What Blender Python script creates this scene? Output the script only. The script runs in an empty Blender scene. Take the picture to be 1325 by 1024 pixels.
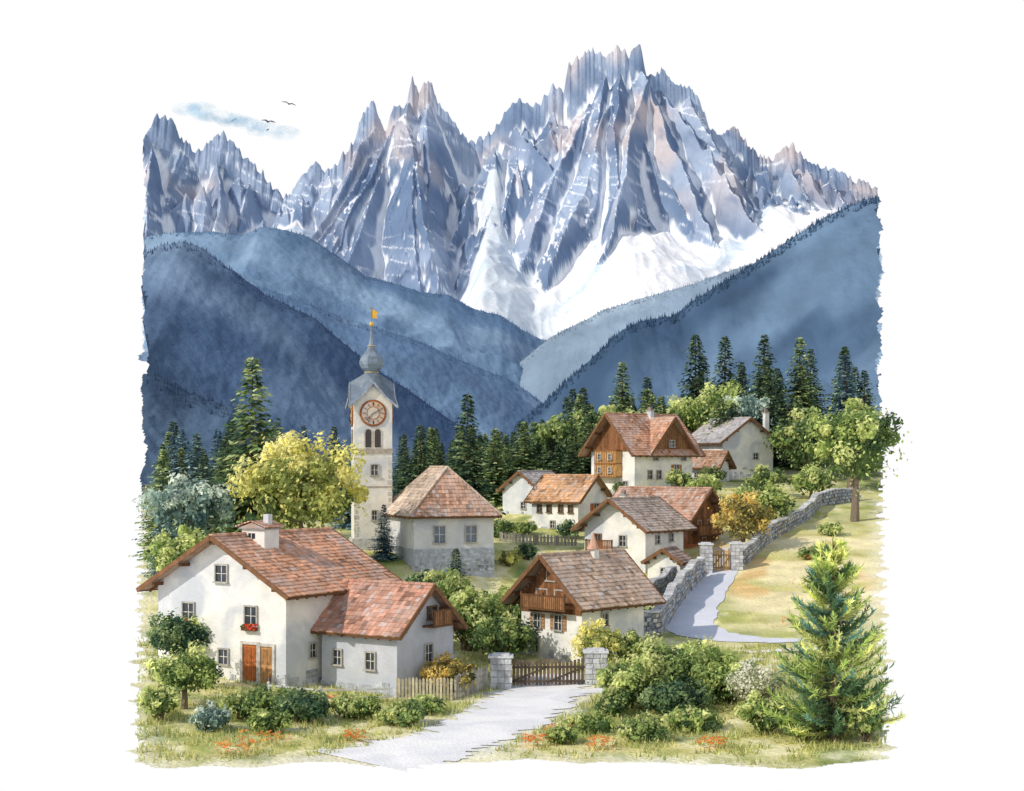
import bpy, math, random
import numpy as np
from mathutils import Vector, Matrix
random.seed(4)
rs = np.random.RandomState(7)
scene = bpy.context.scene
scene.view_settings.view_transform = 'Standard'
scene.view_settings.look = 'None'
scene.view_settings.exposure = 0

# ------------------------------------------------------------------ noise
def _h(ix, iy, s):
    n = (ix * 374761393 + iy * 668265263 + s * 1442695041) & 0xffffffff
    n = ((n ^ (n >> 13)) * 1274126177) & 0xffffffff
    n = n ^ (n >> 16)
    return (n & 0xffff) / 65535.0
def pn(x, y, s=0):
    x = np.asarray(x, float); y = np.asarray(y, float)
    x, y = np.broadcast_arrays(x, y)
    ix = np.floor(x).astype(np.int64); iy = np.floor(y).astype(np.int64)
    fx = x - ix; fy = y - iy
    def g(a, b, dx, dy):
        t = _h(a, b, s) * 2 * np.pi
        return np.cos(t) * dx + np.sin(t) * dy
    u = fx * fx * fx * (fx * (fx * 6 - 15) + 10); v = fy * fy * fy * (fy * (fy * 6 - 15) + 10)
    a = g(ix, iy, fx, fy); b = g(ix + 1, iy, fx - 1, fy)
    c = g(ix, iy + 1, fx, fy - 1); d = g(ix + 1, iy + 1, fx - 1, fy - 1)
    return ((a + (b - a) * u) * (1 - v) + (c + (d - c) * u) * v) * 1.5
def fbm(x, y, o=4, s=0):
    t = 0; a = 1.0; n = 0
    for i in range(o):
        t = t + a * pn(x * 2 ** i, y * 2 ** i, s + i * 17); n += a; a *= .5
    return t / n
def ridged(x, y, o=4, s=0):
    t = 0; a = 1.0; n = 0
    for i in range(o):
        t = t + a * (1 - np.abs(pn(x * 2.1 ** i, y * 2.1 ** i, s + i * 31)) * 2); n += a; a *= .5
    return np.clip(t / n, 0, 1)
def sst(a, b, x):
    t = np.clip((x - a) / (b - a), 0, 1); return t * t * (3 - 2 * t)
def mixc(a, b, f):
    f = np.asarray(f)[..., None]
    return np.asarray(a) * (1 - f) + np.asarray(b) * f
def vr(c, lo, hi):
    t = random.uniform(lo, hi); return [a * t for a in c]

# ------------------------------------------------------------------ materials
MATS = {}
def mat(name, rough=.85, nscale=2.0, namt=.25, bump=0.0, bscale=20, trans=0.0, wash=None, washamt=.0, washscale=.35,
        metal=0.0, spec=.2, stretch=None):
    if name in MATS: return MATS[name]
    m = bpy.data.materials.new(name); m.use_nodes = True
    nt = m.node_tree; N = nt.nodes; L = nt.links; N.clear()
    out = N.new('ShaderNodeOutputMaterial'); p = N.new('ShaderNodeBsdfPrincipled')
    p.inputs['Roughness'].default_value = rough; p.inputs['Metallic'].default_value = metal
    p.inputs['Specular IOR Level'].default_value = spec
    at = N.new('ShaderNodeAttribute'); at.attribute_name = 'Col'
    tc = N.new('ShaderNodeTexCoord'); mp = N.new('ShaderNodeMapping')
    if stretch: mp.inputs['Scale'].default_value = stretch
    L.new(tc.outputs['Object'], mp.inputs['Vector'])
    nz = N.new('ShaderNodeTexNoise'); nz.inputs['Scale'].default_value = nscale; nz.inputs['Detail'].default_value = 5
    nz.inputs['Roughness'].default_value = .6
    L.new(mp.outputs[0], nz.inputs['Vector'])
    mr = N.new('ShaderNodeMapRange'); mr.inputs['From Min'].default_value = .3; mr.inputs['From Max'].default_value = .7
    mr.inputs['To Min'].default_value = 1 - namt; mr.inputs['To Max'].default_value = 1 + namt
    L.new(nz.outputs['Fac'], mr.inputs['Value'])
    vm = N.new('ShaderNodeVectorMath'); vm.operation = 'SCALE'
    L.new(at.outputs['Color'], vm.inputs[0]); L.new(mr.outputs[0], vm.inputs['Scale'])
    colout = vm.outputs[0]
    if wash:
        n2 = N.new('ShaderNodeTexNoise'); n2.inputs['Scale'].default_value = washscale; n2.inputs['Detail'].default_value = 4
        n2.inputs['Distortion'].default_value = .6
        L.new(mp.outputs[0], n2.inputs['Vector'])
        m2 = N.new('ShaderNodeMapRange'); m2.inputs['From Min'].default_value = .45; m2.inputs['From Max'].default_value = .62
        m2.inputs['To Max'].default_value = washamt
        L.new(n2.outputs['Fac'], m2.inputs['Value'])
        mx = N.new('ShaderNodeMix'); mx.data_type = 'RGBA'
        L.new(m2.outputs[0], mx.inputs['Factor']); L.new(colout, mx.inputs[6]); mx.inputs[7].default_value = (*wash, 1)
        colout = mx.outputs[2]
    L.new(colout, p.inputs['Base Color'])
    if bump:
        n3 = N.new('ShaderNodeTexNoise'); n3.inputs['Scale'].default_value = bscale; n3.inputs['Detail'].default_value = 6
        L.new(mp.outputs[0], n3.inputs['Vector'])
        b = N.new('ShaderNodeBump'); b.inputs['Strength'].default_value = bump; b.inputs['Distance'].default_value = 1.0 / bscale
        L.new(n3.outputs['Fac'], b.inputs['Height']); L.new(b.outputs[0], p.inputs['Normal'])
    if trans:
        t = N.new('ShaderNodeBsdfTranslucent'); L.new(colout, t.inputs['Color'])
        ms = N.new('ShaderNodeMixShader'); ms.inputs[0].default_value = trans
        L.new(p.outputs[0], ms.inputs[1]); L.new(t.outputs[0], ms.inputs[2]); L.new(ms.outputs[0], out.inputs[0])
    else: L.new(p.outputs[0], out.inputs[0])
    MATS[name] = m; return m
M_WALL = mat('plaster', .9, 1.2, .12, .3, 9, wash=(.44, .49, .58), washamt=.7, washscale=.36)  # blue-grey wash: stains plus dappled shading painted into the plaster colour
M_ROOF = mat('roof_tile', .8, 2.5, .28, .3, 14, wash=(.56, .47, .42), washamt=.42, washscale=.5)
M_WOOD = mat('wood', .8, 4, .3, .2, 20)
M_GLASS = mat('window_glass', .12, 3, .3, spec=.6)
M_STONE = mat('stone', .9, 3, .3, .5, 8)
M_LEAF = mat('foliage', .8, 1.2, .25, trans=.45)
M_BARK = mat('bark', .9, 6, .3, .5, 14, stretch=(3, 3, .6))
M_GROUND = mat('grass_ground', .95, .5, .22, .6, 4, wash=(.82, .76, .44), washamt=.5, washscale=.25)
M_ROAD = mat('road_gravel', .95, .8, .05, .3, 6, wash=(.66, .68, .74), washamt=.4, washscale=.35)
M_ROCK = mat('rock', .9, .10, .10, .25, .4)
M_HILL = mat('forested_hill', .95, .03, .20, .3, .25)

def mkobj(name, verts, faces, cols, material, parent=None, smooth=False):
    me = bpy.data.meshes.new(name)
    v = verts.tolist() if isinstance(verts, np.ndarray) else verts
    f = faces.tolist() if isinstance(faces, np.ndarray) else faces
    me.from_pydata(v, [], f)
    ca = me.color_attributes.new('Col', 'FLOAT_COLOR', 'POINT')
    c = np.ones((len(v), 4), np.float32); c[:, :3] = np.asarray(cols, np.float32).reshape(-1, 3)
    ca.data.foreach_set('color', c.ravel())
    me.materials.append(material)
    if smooth: me.polygons.foreach_set('use_smooth', [True] * len(me.polygons))
    me.update()
    o = bpy.data.objects.new(name, me); scene.collection.objects.link(o)
    if parent: o.parent = parent
    return o
def empty(name, loc=(0, 0, 0), rz=0):
    e = bpy.data.objects.new(name, None); e.location = loc; e.rotation_euler = (0, 0, rz)
    e.empty_display_size = .5; scene.collection.objects.link(e); return e

class Geo:
    def __init__(s): s.v = []; s.f = []; s.c = []
    def add(s, vs, fs, col):
        n = len(s.v); s.v += [tuple(map(float, a)) for a in vs]; s.f += [tuple(i + n for i in f) for f in fs]
        s.c += [tuple(col)] * len(vs)
    def box(s, c, d, col, M=None):
        x, y, z = d[0] / 2, d[1] / 2, d[2] / 2
        vs = [Vector((a * x, b * y, e * z)) for e in (-1, 1) for b in (-1, 1) for a in (-1, 1)]
        if M: vs = [M @ a for a in vs]
        s.add([a + Vector(c) for a in vs], [(0, 2, 3, 1), (4, 5, 7, 6), (0, 1, 5, 4), (2, 6, 7, 3), (0, 4, 6, 2), (1, 3, 7, 5)], col)
    def hexa(s, bot, top, col):
        s.add(list(bot) + list(top), [(3, 2, 1, 0), (4, 5, 6, 7), (0, 1, 5, 4), (1, 2, 6, 5), (2, 3, 7, 6), (3, 0, 4, 7)], col)
    def beam(s, a, b, w, h, col):
        a = Vector(a); b = Vector(b); d = (b - a); L = d.length; d.normalize()
        up = Vector((0, 0, 1)) if abs(d.z) < .95 else Vector((0, 1, 0))
        r = d.cross(up).normalized(); u = r.cross(d)
        q = [(-w / 2, -h / 2), (w / 2, -h / 2), (w / 2, h / 2), (-w / 2, h / 2)]
        s.add([a + r * i + u * j for i, j in q] + [b + r * i + u * j for i, j in q],
              [(0, 1, 2, 3), (7, 6, 5, 4), (0, 4, 5, 1), (1, 5, 6, 2), (2, 6, 7, 3), (3, 7, 4, 0)], col)
    def tube(s, pts, rad, col, n=7):
        pts = [Vector(p) for p in pts]; vs = []; fs = []
        for i, p in enumerate(pts):
            d = (pts[min(i + 1, len(pts) - 1)] - pts[max(i - 1, 0)]).normalized()
            a = d.cross(Vector((.13, 1, .2))).normalized(); b = d.cross(a)
            for k in range(n):
                t = 2 * math.pi * k / n; vs.append(p + (a * math.cos(t) + b * math.sin(t)) * rad[i])
        for i in range(len(pts) - 1):
            for k in range(n):
                fs.append((i * n + k, i * n + (k + 1) % n, (i + 1) * n + (k + 1) % n, (i + 1) * n + k))
        fs.append(tuple(range(n))[::-1]); fs.append(tuple((len(pts) - 1) * n + k for k in range(n)))
        s.add(vs, fs, col)
    def lathe(s, prof, c, col, n=20, M=None):
        vs = []; fs = []
        for r, z in prof:
            for k in range(n):
                t = 2 * math.pi * (k + .5) / n; p = Vector((r * math.cos(t), r * math.sin(t), z))
                if M: p = M @ p
                vs.append(p + Vector(c))
        for i in range(len(prof) - 1):
            for k in range(n): fs.append((i * n + k, i * n + (k + 1) % n, (i + 1) * n + (k + 1) % n, (i + 1) * n + k))
        fs.append(tuple(range(n))[::-1]); fs.append(tuple((len(prof) - 1) * n + k for k in range(n)))
        s.add(vs, fs, col)
    def obj(s, name, material, parent=None, smooth=False):
        if s.v: return mkobj(name, s.v, s.f, s.c, material, parent, smooth)

# ------------------------------------------------------------------ village terrain height
CP = np.array([(-14.4, 61, .1), (0, 61.5, 0), (14.3, 61, .2), (-17.5, 76, .5), (-11.7, 80, .3), (-5.7, 80, 0), (2, 83, 0), (0, 72, 0), (-8, 70, 0), (8, 72, .1),
 (5.3, 83, .2), (12.7, 88, 1), (17.5, 75, .7), (19.9, 85, 1.0), (1.3, 92, .3), (5, 91, .4), (8.5, 96, .9), (12.2, 103, 1.7), (10.9, 100, 1.1), (16, 95, 1.1), (15.8, 118, 3.4),
 (19.3, 108, 2.4), (25.3, 108, 2.9), (30.9, 132, 6.1), (22, 130, 5.6), (27.5, 142, 7.4), (12.3, 118, 3.1), (10, 113, 2.6), (2.4, 128, 5.0), (-2.3, 112, 2.3), (-4.1, 115, 4.0), (-10.8, 122, 5.6), (-7, 110, 3.2),
 (-21.4, 118, 4.6), (-23.6, 100, 2.3), (-3.6, 100, 1.4), (12.8, 152, 9.3), (25, 168, 10.2), (1.4, 150, 6.9), (4, 138, 5.9), (35, 200, 15), (0, 200, 9), (-30, 180, 8), (-55, 235, 9), (0, 240, 10), (55, 235, 15), (-38, 155, 7), (40, 165, 10), (5.9, 138, 5.8), (-15, 90, 1)])
def _tps(r2): return np.where(r2 > 0, r2 * np.log(r2 + 1e-12), 0)
_n = len(CP); _S = 40.0
_P = CP[:, :2] / _S
_K = _tps(((_P[:, None] - _P[None]) ** 2).sum(-1)) + np.eye(_n) * .002
_Q = np.hstack([np.ones((_n, 1)), _P])
_A = np.block([[_K, _Q], [_Q.T, np.zeros((3, 3))]])
_w = np.linalg.solve(_A, np.concatenate([CP[:, 2], [0, 0, 0]]))
def zg_arr(X, Y):
    X = np.asarray(X, float); sh = X.shape; p = np.stack([X.ravel(), np.asarray(Y, float).ravel()], 1) / _S
    out = np.zeros(len(p))
    for i in range(_n): out += _w[i] * _tps(((p - _P[i]) ** 2).sum(-1))
    out += _w[_n] + p @ _w[_n + 1:]
    return out.reshape(sh)
def zg(x, y): return float(zg_arr(np.array([x]), np.array([y]))[0])

def grid_faces(nr, nc, keep=None):
    i = np.arange(nr - 1)[:, None] * nc + np.arange(nc - 1)[None]
    f = np.stack([i, i + 1, i + nc + 1, i + nc], -1).reshape(-1, 4)
    if keep is not None: f = f[keep[f].all(1)]
    return f
def front_edge(X):
    return 61.6 + 2.4 * fbm(X * .16, X * 0, 5, 9) - .9 * sst(6, 12, np.abs(X)) + .9 * np.exp(-((X + 1) / 3) ** 2)
YK = [61.3, 64, 68, 74, 79, 83, 87]; XK = [-6.2, -4.0, -2.0, 0, 1.2, 2, 2.6]; WK = [3.6, 2.7, 2.1, 2.2, 2.4, 2.0, 1.7]

def build_ground():
    ys = [58.5]
    while ys[-1] < 262: ys.append(ys[-1] + max(.18, (ys[-1] - 55) * .008))
    ys = np.array(ys); nc = 380
    u = np.linspace(-1, 1, nc)
    Y, U = np.meshgrid(ys, u, indexing='ij'); X = U * .262 * Y
    Z = zg_arr(X, Y)
    e = .2385 * Y + 1.6 * fbm(Y * .45, X * 0 + 3, 4, 5) + .3
    front = front_edge(X)
    keep = (np.abs(X) < e) & (Y > front)
    n1 = fbm(X * .15, Y * .08, 4, 1); n2 = fbm(X * .7, Y * .35, 3, 2); n4 = fbm(X * .35, Y * .22, 3, 44)
    g = mixc((.40, .44, .12), (.72, .66, .25), sst(-.3, .25, n1 + .4 * n2))
    g = mixc(g, (.92, .86, .56), sst(.0, .4, n2 + n1 * .5) * .75)
    g = mixc(g, (.22, .30, .09), sst(.12, .4, n4) * .75)
    # bright worn verge beside the road
    rd = np.abs(X - np.interp(Y, YK, XK)) - np.interp(Y, YK, WK)
    g = mixc(g, (.93, .91, .82), (1 - sst(0, 1.6, rd + .8 * n2)) * (Y < 84) * .8)
    zone = sst(13.5, 17, X) * sst(96, 102, Y) * (1 - sst(132, 142, Y))
    band = .5 + .5 * np.sin(Y * .55 + X * .12 + 3 * n1)
    oc = mixc((.95, .82, .48), (.56, .54, .17), sst(.62, .9, band) * .8)
    oc = mixc(oc, (.86, .54, .22), sst(.2, .45, fbm(X * .25, Y * .12, 2, 33)) * .8)
    g = mixc(g, oc, zone * .9)
    g = mixc(g, (.10, .13, .05), sst(155, 175, Y))
    ed = 1 - sst(0, 3.4, Y - front)
    g = mixc(g, (.93, .90, .70), ed * .85 * sst(-.5, .15, n2))
    se = 1 - sst(0, 1.8, e - np.abs(X)); g = mixc(g, (.90, .87, .66), se * .7 * (Y < 150))
    idx = np.where(keep.ravel())[0]; remap = -np.ones(keep.size, int); remap[idx] = np.arange(len(idx))
    f = remap[grid_faces(len(ys), nc, keep.ravel())]
    V = np.stack([X, Y, Z], -1).reshape(-1, 3)[idx]
    mkobj('ground', V, f, g.reshape(-1, 3)[idx], M_GROUND, smooth=True)
build_ground()

def strip(name, line, col, off=.03, n=60, m=9, edge=.25, mt=None, seed=0):
    P = np.array(line, float); t = np.linspace(0, len(P) - 1, n)
    fi = np.arange(len(P))
    C = np.stack([np.interp(t, fi, P[:, k]) for k in range(3)], 1)
    for _ in range(6): C[1:-1] = (C[:-2] + 2 * C[1:-1] + C[2:]) / 4
    T = np.gradient(C[:, :2], axis=0); T /= np.linalg.norm(T, axis=1)[:, None]
    Nn = np.stack([-T[:, 1], T[:, 0]], 1)
    V = np.zeros((n, m, 3)); cc = np.zeros((n, m, 3))
    for j in range(m):
        s = -1 + 2 * j / (m - 1)
        wob = edge * fbm(np.arange(n) * .35, np.full(n, 3.3 + (s > 0) * 9), 3, seed) * abs(s) * 1.6
        V[:, j, :2] = C[:, :2] + Nn * ((C[:, 2] / 2 + wob) * s)[:, None]
        cc[:, j] = np.array(col) * (1 - .06 * abs(s) ** 3)
    V[..., 2] = zg_arr(V[..., 0], V[..., 1]) + off
    return mkobj(name, V.reshape(-1, 3), grid_faces(n, m), cc.reshape(-1, 3), mt or M_ROAD, smooth=True)
strip('village_road', [(-6.4, 62.4, 6.0), (-4.2, 64.6, 5.4), (-2.1, 68, 4.2), (0, 74, 4.4), (1.2, 79, 4.8), (2, 83, 3.9), (2.6, 87, 3.2)], (.97, .96, .94), .035, n=120, edge=1.0)
strip('hillside_road', [(18, 128, 2.2), (16.6, 121, 2.4), (14.4, 113, 2.8), (12.6, 106, 3.0), (11.6, 101, 3.2), (12.6, 97.5, 3.0), (15.5, 95, 2.0), (19, 94, 1.0)], (.76, .78, .84), .04, seed=4)
strip('garden_path', [(2.5, 81, 1.6), (6, 80.5, 1.6), (10, 83, 1.0), (14, 87, .8)], (.92, .90, .84), .03, seed=8)
strip('field_path', [(13.6, 89.5, .9), (17, 90.5, 1.3), (20.6, 90, .8)], (.95, .93, .88), .045, seed=9)

# ------------------------------------------------------------------ houses
BROWN = (.13, .065, .03); OCHRE = (.45, .20, .06); DARKW = (.06, .035, .02)
def tile_slope(g, O, U, V, fu0, fu1, vlen, col, row=.31, tw=.25, thick=.045):
    O = Vector(O); U = Vector(U); V = Vector(V); Nn = U.cross(V).normalized()
    if Nn.z < 0: Nn = -Nn
    nrow = max(1, int(vlen / row)); row = vlen / nrow
    patches = [(random.uniform(0, 12), random.uniform(0, vlen), random.uniform(.6, 1.8), random.uniform(.6, 1.45)) for _ in range(9)]
    for i in range(nrow):
        v0 = i * row; v1 = v0 + row * 1.12
        vm = v0 + row / 2; a = fu0(vm); b = fu1(vm)
        if b - a < .05: continue
        nt = max(1, int((b - a) / tw)); w = (b - a) / nt
        tone = random.uniform(.9, 1.1)
        for k in range(nt):
            u0 = a + k * w; u1 = u0 + w * .95
            j = random.uniform(-.018, .018); q = random.uniform(-.03, .03)
            t = tone * random.uniform(.78, 1.2)
            for pu, pv, pr, pt in patches:
                if (u0 - pu) ** 2 * .5 + (v0 - pv) ** 2 < pr * pr * random.uniform(.6, 1.2): t *= pt ** .6
            r = random.random()
            c = [x * t for x in col]
            if r < .10: c = [x * .5 + .30 for x in c]
            elif r < .19: c = [x * .55 for x in c]
            h0 = thick + .03 + j; h1 = .02
            P = lambda u, v, h: O + U * u + V * v + Nn * h
            vs = [P(u0, v0 + q, 0), P(u1, v0 + q, 0), P(u0, v0 + q, h0), P(u1, v0 + q, h0), P(u1, v1, h1 + .01), P(u0, v1, h1 + .01)]
            g.add(vs, [(0, 1, 3, 2), (2, 3, 4, 5), (0, 2, 5), (1, 4, 3)], c)

def window(gf, gg, gw, O, U, Nn, u, z, w, h, frame=(.75, .72, .66), shutters=None, flowers=False, grid=(2, 2), glass=(.035, .045, .06)):
    O = Vector(O); U = Vector(U); Nn = Vector(Nn); Zv = Vector((0, 0, 1))
    def bx(g, du, dz, sw, sh, d0, d1, col):
        c = [O + U * (u + du + a * sw / 2) + Zv * (z + dz + b * sh / 2) + Nn * d0 for a, b in ((-1, -1), (1, -1), (1, 1), (-1, 1))]
        e = [p + Nn * (d1 - d0) for p in c]; g.hexa(c, e, col)
    bx(gg, 0, 0, w, h, -.05, .012, glass)
    t = .08; f2 = [a * .55 for a in frame]
    bx(gf, 0, h / 2 + t / 2, w + 2 * t, t, -.03, .10, f2); bx(gf, 0, -h / 2 - t / 2, w + 2 * t + .1, t, -.03, .18, f2)
    bx(gf, -w / 2 - t / 2, 0, t, h, -.03, .098, f2); bx(gf, w / 2 + t / 2, 0, t, h, -.03, .098, f2)
    for i in range(1, grid[0]): bx(gf, -w / 2 + w * i / grid[0], 0, .035, h, .0, .035, frame)
    for i in range(1, grid[1]): bx(gf, 0, -h / 2 + h * i / grid[1], w, .03, .0, .03, frame)
    if shutters:
        for sgn in (-1, 1):
            sw = w * .5
            bx(gw, sgn * (w / 2 + t + sw / 2 + .01), 0, sw, h + .08, .0, .05, shutters)
            for i in range(4): bx(gw, sgn * (w / 2 + t + sw / 2 + .01), -h / 2 + h * (i + .5) / 4, sw * .8, .05, .05, .07, [x * .6 for x in shutters])
    if flowers:
        bx(gw, 0, -h / 2 - .2, w + .15, .18, .02, .3, BROWN)
        for i in range(30):
            p = O + U * (u + random.uniform(-w / 2 - .1, w / 2 + .1)) + Zv * (z - h / 2 - .08 + random.uniform(-.14, .14)) + Nn * random.uniform(.1, .36)
            c = random.choice([(.6, .04, .02), (.7, .08, .04), (.08, .16, .04)])
            gw.box(p, (.10, .10, .08), c, Matrix.Rotation(random.random() * 3, 3, 'X'))

def door(gw, gf, O, U, Nn, u, w, h, col, frame=(.55, .52, .48)):
    O = Vector(O); U = Vector(U); Nn = Vector(Nn); Zv = Vector((0, 0, 1))
    def bx(g, du, z0, sw, sh, d0, d1, c_):
        c = [O + U * (u + du + a * sw / 2) + Zv * (z0 + b * sh) + Nn * d0 for a, b in ((-1, 0), (1, 0), (1, 1), (-1, 1))]
        g.hexa(c, [p + Nn * (d1 - d0) for p in c], c_)
    bx(gw, 0, 0, w, h, -.05, .02, col)
    for i in range(3): bx(gw, -w * .32 + i * w * .32, .15, w * .22, h * .38, .02, .045, [x * .65 for x in col]); bx(gw, -w * .32 + i * w * .32, h * .5 + .1, w * .22, h * .38, .02, .045, [x * .65 for x in col])
    bx(gf, -w / 2 - .08, 0, .15, h + .15, -.03, .1, frame); bx(gf, w / 2 + .08, 0, .15, h + .15, -.03, .1, frame); bx(gf, 0, h, w, .15, -.03, .098, frame)
    bx(gf, 0, -.3, w + .5, .32, -.02, .5, (.5, .5, .5))

WALLC = (.82, .81, .78)
def house(name, corner, z, th, w, l, h, rise, tile, ov=.55, hip=0, wins=(), doors=(), chim=(), cross=None, wall=WALLC, gablewood=False,
          ovf=.6, stonebase=0, attic=None, balcony=None):
    a = math.radians(th); xa = Vector((math.cos(a), -math.sin(a), 0)); s = 1 if th > 0 else -1
    org = Vector((corner[0], corner[1], z)) - xa * (s * w / 2)
    E = empty(name, org, -a)
    gwall = Geo(); groof = Geo(); gwood = Geo(); gfr = Geo(); ggl = Geo(); gst = Geo()
    hw = w / 2; k = rise / hw; D = -2.0
    if hip:
        gwall.hexa([(-hw, 0, D), (hw, 0, D), (hw, l, D), (-hw, l, D)], [(-hw, 0, h), (hw, 0, h), (hw, l, h), (-hw, l, h)], wall)
    else:
        vs = [(-hw, 0, D), (hw, 0, D), (hw, 0, h), (0, 0, h + rise), (-hw, 0, h), (-hw, l, D), (hw, l, D), (hw, l, h), (0, l, h + rise), (-hw, l, h)]
        gwall.add(vs, [(0, 1, 2, 3, 4), (9, 8, 7, 6, 5), (1, 6, 7, 2), (0, 4, 9, 5), (2, 7, 8, 3), (3, 8, 9, 4)], wall)
    # irregular stone footing, individual blocks just proud of the plaster
    for fc, ln in (('F', w), ('R', l), ('L', l)):
        s0 = 0
        while s0 < ln - .2:
            bw = random.uniform(.25, .55); bw = min(bw, ln - s0)
            if random.random() < .8:
                for q in range(random.choice((1, 1, 2, 3))):
                    zc = .1 + q * .24; c = vr((.50, .52, .56), .7, 1.2)
                    if fc == 'F': gst.box((-hw + s0 + bw / 2, -.01, zc), (bw * .92, .07, .2), c)
                    else: gst.box(((hw if fc == 'R' else -hw), s0 + bw / 2, zc), (.07, bw * .92, .2), c)
            s0 += bw
    if stonebase:
        b = .045
        gst.hexa([(-hw - b, -b, D), (hw + b, -b, D), (hw + b, l + b, D), (-hw - b, l + b, D)], [(-hw - b, -b, stonebase), (hw + b, -b, stonebase), (hw + b, l + b, stonebase), (-hw - b, l + b, stonebase)], (.42, .45, .51))
        for i in range(int(w * stonebase * 3)):
            gst.box((random.uniform(-hw + .2, hw - .2), -.05, random.uniform(.05, stonebase - .12)), (random.uniform(.25, .5), .05, .18), vr((.46, .49, .55), .75, 1.25))
    up = .10
    sl = math.hypot(1, k)
    for sg in (-1, 1):
        W = hw + ov; ez = h + rise - W * k + up; rz = h + rise + up
        y0 = -ovf; y1 = l + ovf
        V = Vector((-sg, 0, k)) / sl; vlen = W * sl
        O = Vector((sg * W, y0, ez)); U = Vector((0, 1, 0)); tot = y1 - y0
        if hip:
            hh = hip + ovf
            f0 = lambda v: v / vlen * hh; f1 = lambda v: tot - v / vlen * hh
        else:
            f0 = lambda v: 0; f1 = lambda v: tot
        Nn = Vector((sg * k, 0, 1)) / sl
        r0 = Vector((0, y0 + (hip + ovf if hip else 0), rz)); r1 = Vector((0, y1 - (hip + ovf if hip else 0), rz))
        e0 = O; e1 = O + U * tot; dn = Nn * -.10
        q = [e0, e1, r1, r0]
        groof.hexa([p + dn for p in q], q, [x * .5 for x in tile])
        tile_slope(groof, O, U, V, f0, f1, vlen, tile)
        gwood.beam(e0 - Nn * .08 + Vector((sg * .03, 0, 0)), e1 - Nn * .08 + Vector((sg * .03, 0, 0)), .06, .16, BROWN)
        if not hip:
            for yy in (y0 - .03, y1 + .03):
                gwood.beam((sg * (W + .02), yy, ez - .06), (0, yy, rz - .04), .07, .24, (.20, .10, .05))
            for f in (0.02, .5, .93):
                xx = sg * hw * f; zz = h + rise - abs(xx) * k - .2
                gwood.beam((xx, y0 + .08, zz), (xx, .05, zz), .16, .18, BROWN)
        nr = int(l / .8)
        for i in range(nr + 1):
            yy = .1 + (l - .2) * i / nr
            gwood.beam((sg * (hw - .02), yy, h - .07), (sg * (W - .04), yy, ez - .17), .10, .12, BROWN)
    if hip:
        W = hw + ov; ez = h + rise - W * k + up; rz = h + rise + up
        for y_, d_ in ((-ovf, 1), (l + ovf, -1)):
            hh = hip + ovf; V = Vector((0, d_ * hh, rz - ez)); vlen = V.length; V.normalize()
            O = Vector((-W, y_, ez)); U = Vector((1, 0, 0))
            q = [(-W, y_, ez), (W, y_, ez), (0, y_ + d_ * hh, rz)]
            groof.add(q + [(a_[0], a_[1], a_[2] - .1) for a_ in q], [(0, 1, 2), (5, 4, 3), (0, 3, 4, 1)], [x * .5 for x in tile])
            tile_slope(groof, O, U, V, lambda v: W * v / vlen, lambda v: 2 * W - W * v / vlen, vlen, [tile[0] * .95, tile[1] * .72, tile[2] * .65])
            gwood.beam((-W, y_, ez - .08), (W, y_, ez - .08), .06, .16, BROWN)
            for sg in (-1, 1):
                for i in range(14):
                    p0 = Vector((sg * W, y_, ez)).lerp(Vector((0, y_ + d_ * hh, rz)), i / 14); p1 = Vector((sg * W, y_, ez)).lerp(Vector((0, y_ + d_ * hh, rz)), (i + .93) / 14)
                    groof.beam(p0 + Vector((0, 0, .07)), p1 + Vector((0, 0, .09)), .2, .1, vr(tile, .7, 1.2))
    ya = -ovf + (hip + ovf if hip else 0); yb = l + ovf - (hip + ovf if hip else 0); n = max(2, int((yb - ya) / .4))
    for i in range(n):
        groof.beam((0, ya + (yb - ya) * i / n, h + rise + up + .06), (0, ya + (yb - ya) * (i + .93) / n, h + rise + up + .075), .24, .12, vr(tile, .7, 1.2))
    faces = {'F': ((0, 0, 0), (1, 0, 0), (0, -1, 0)), 'R': ((hw, 0, 0), (0, 1, 0), (1, 0, 0)), 'L': ((-hw, 0, 0), (0, 1, 0), (-1, 0, 0))}
    for f, u, zz, ww, hh, kw in wins:
        O, U, Nn = faces[f]; window(gfr, ggl, gwood, O, U, Nn, u, zz, ww, hh, **kw)
    for f, u, ww, hh, col in doors:
        O, U, Nn = faces[f]; door(gwood, gfr, O, U, Nn, u, ww, hh, col)
    if gablewood:
        zb = h - gablewood
        n = int(w / .22)
        for i in range(n):
            x0 = -hw + w * i / n; x1 = x0 + w / n * .93; xm = (x0 + x1) / 2
            zt = h + rise - abs(xm) * k - .12
            if zt - zb < .1: continue
            gwood.box((xm, -.05, (zb + zt) / 2), (x1 - x0, .08, zt - zb), vr((.22, .10, .045), .7, 1.3))
    if attic:
        u, zz, bw, bh = attic
        gwood.box((u, -.42, zz), (bw, .75, .1), BROWN)
        for i in range(int(bw / .16)): gwood.box((u - bw / 2 + .08 + i * .16, -.76, zz + .42), (.1, .04, .72), vr((.30, .15, .07), .7, 1.3))
        gwood.box((u, -.76, zz + .82), (bw + .05, .09, .09), BROWN)
        for sx in (-1, 0, 1): gwood.box((u + sx * (bw / 2 - .06), -.74, zz + bh / 2), (.1, .1, bh), BROWN)
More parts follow.
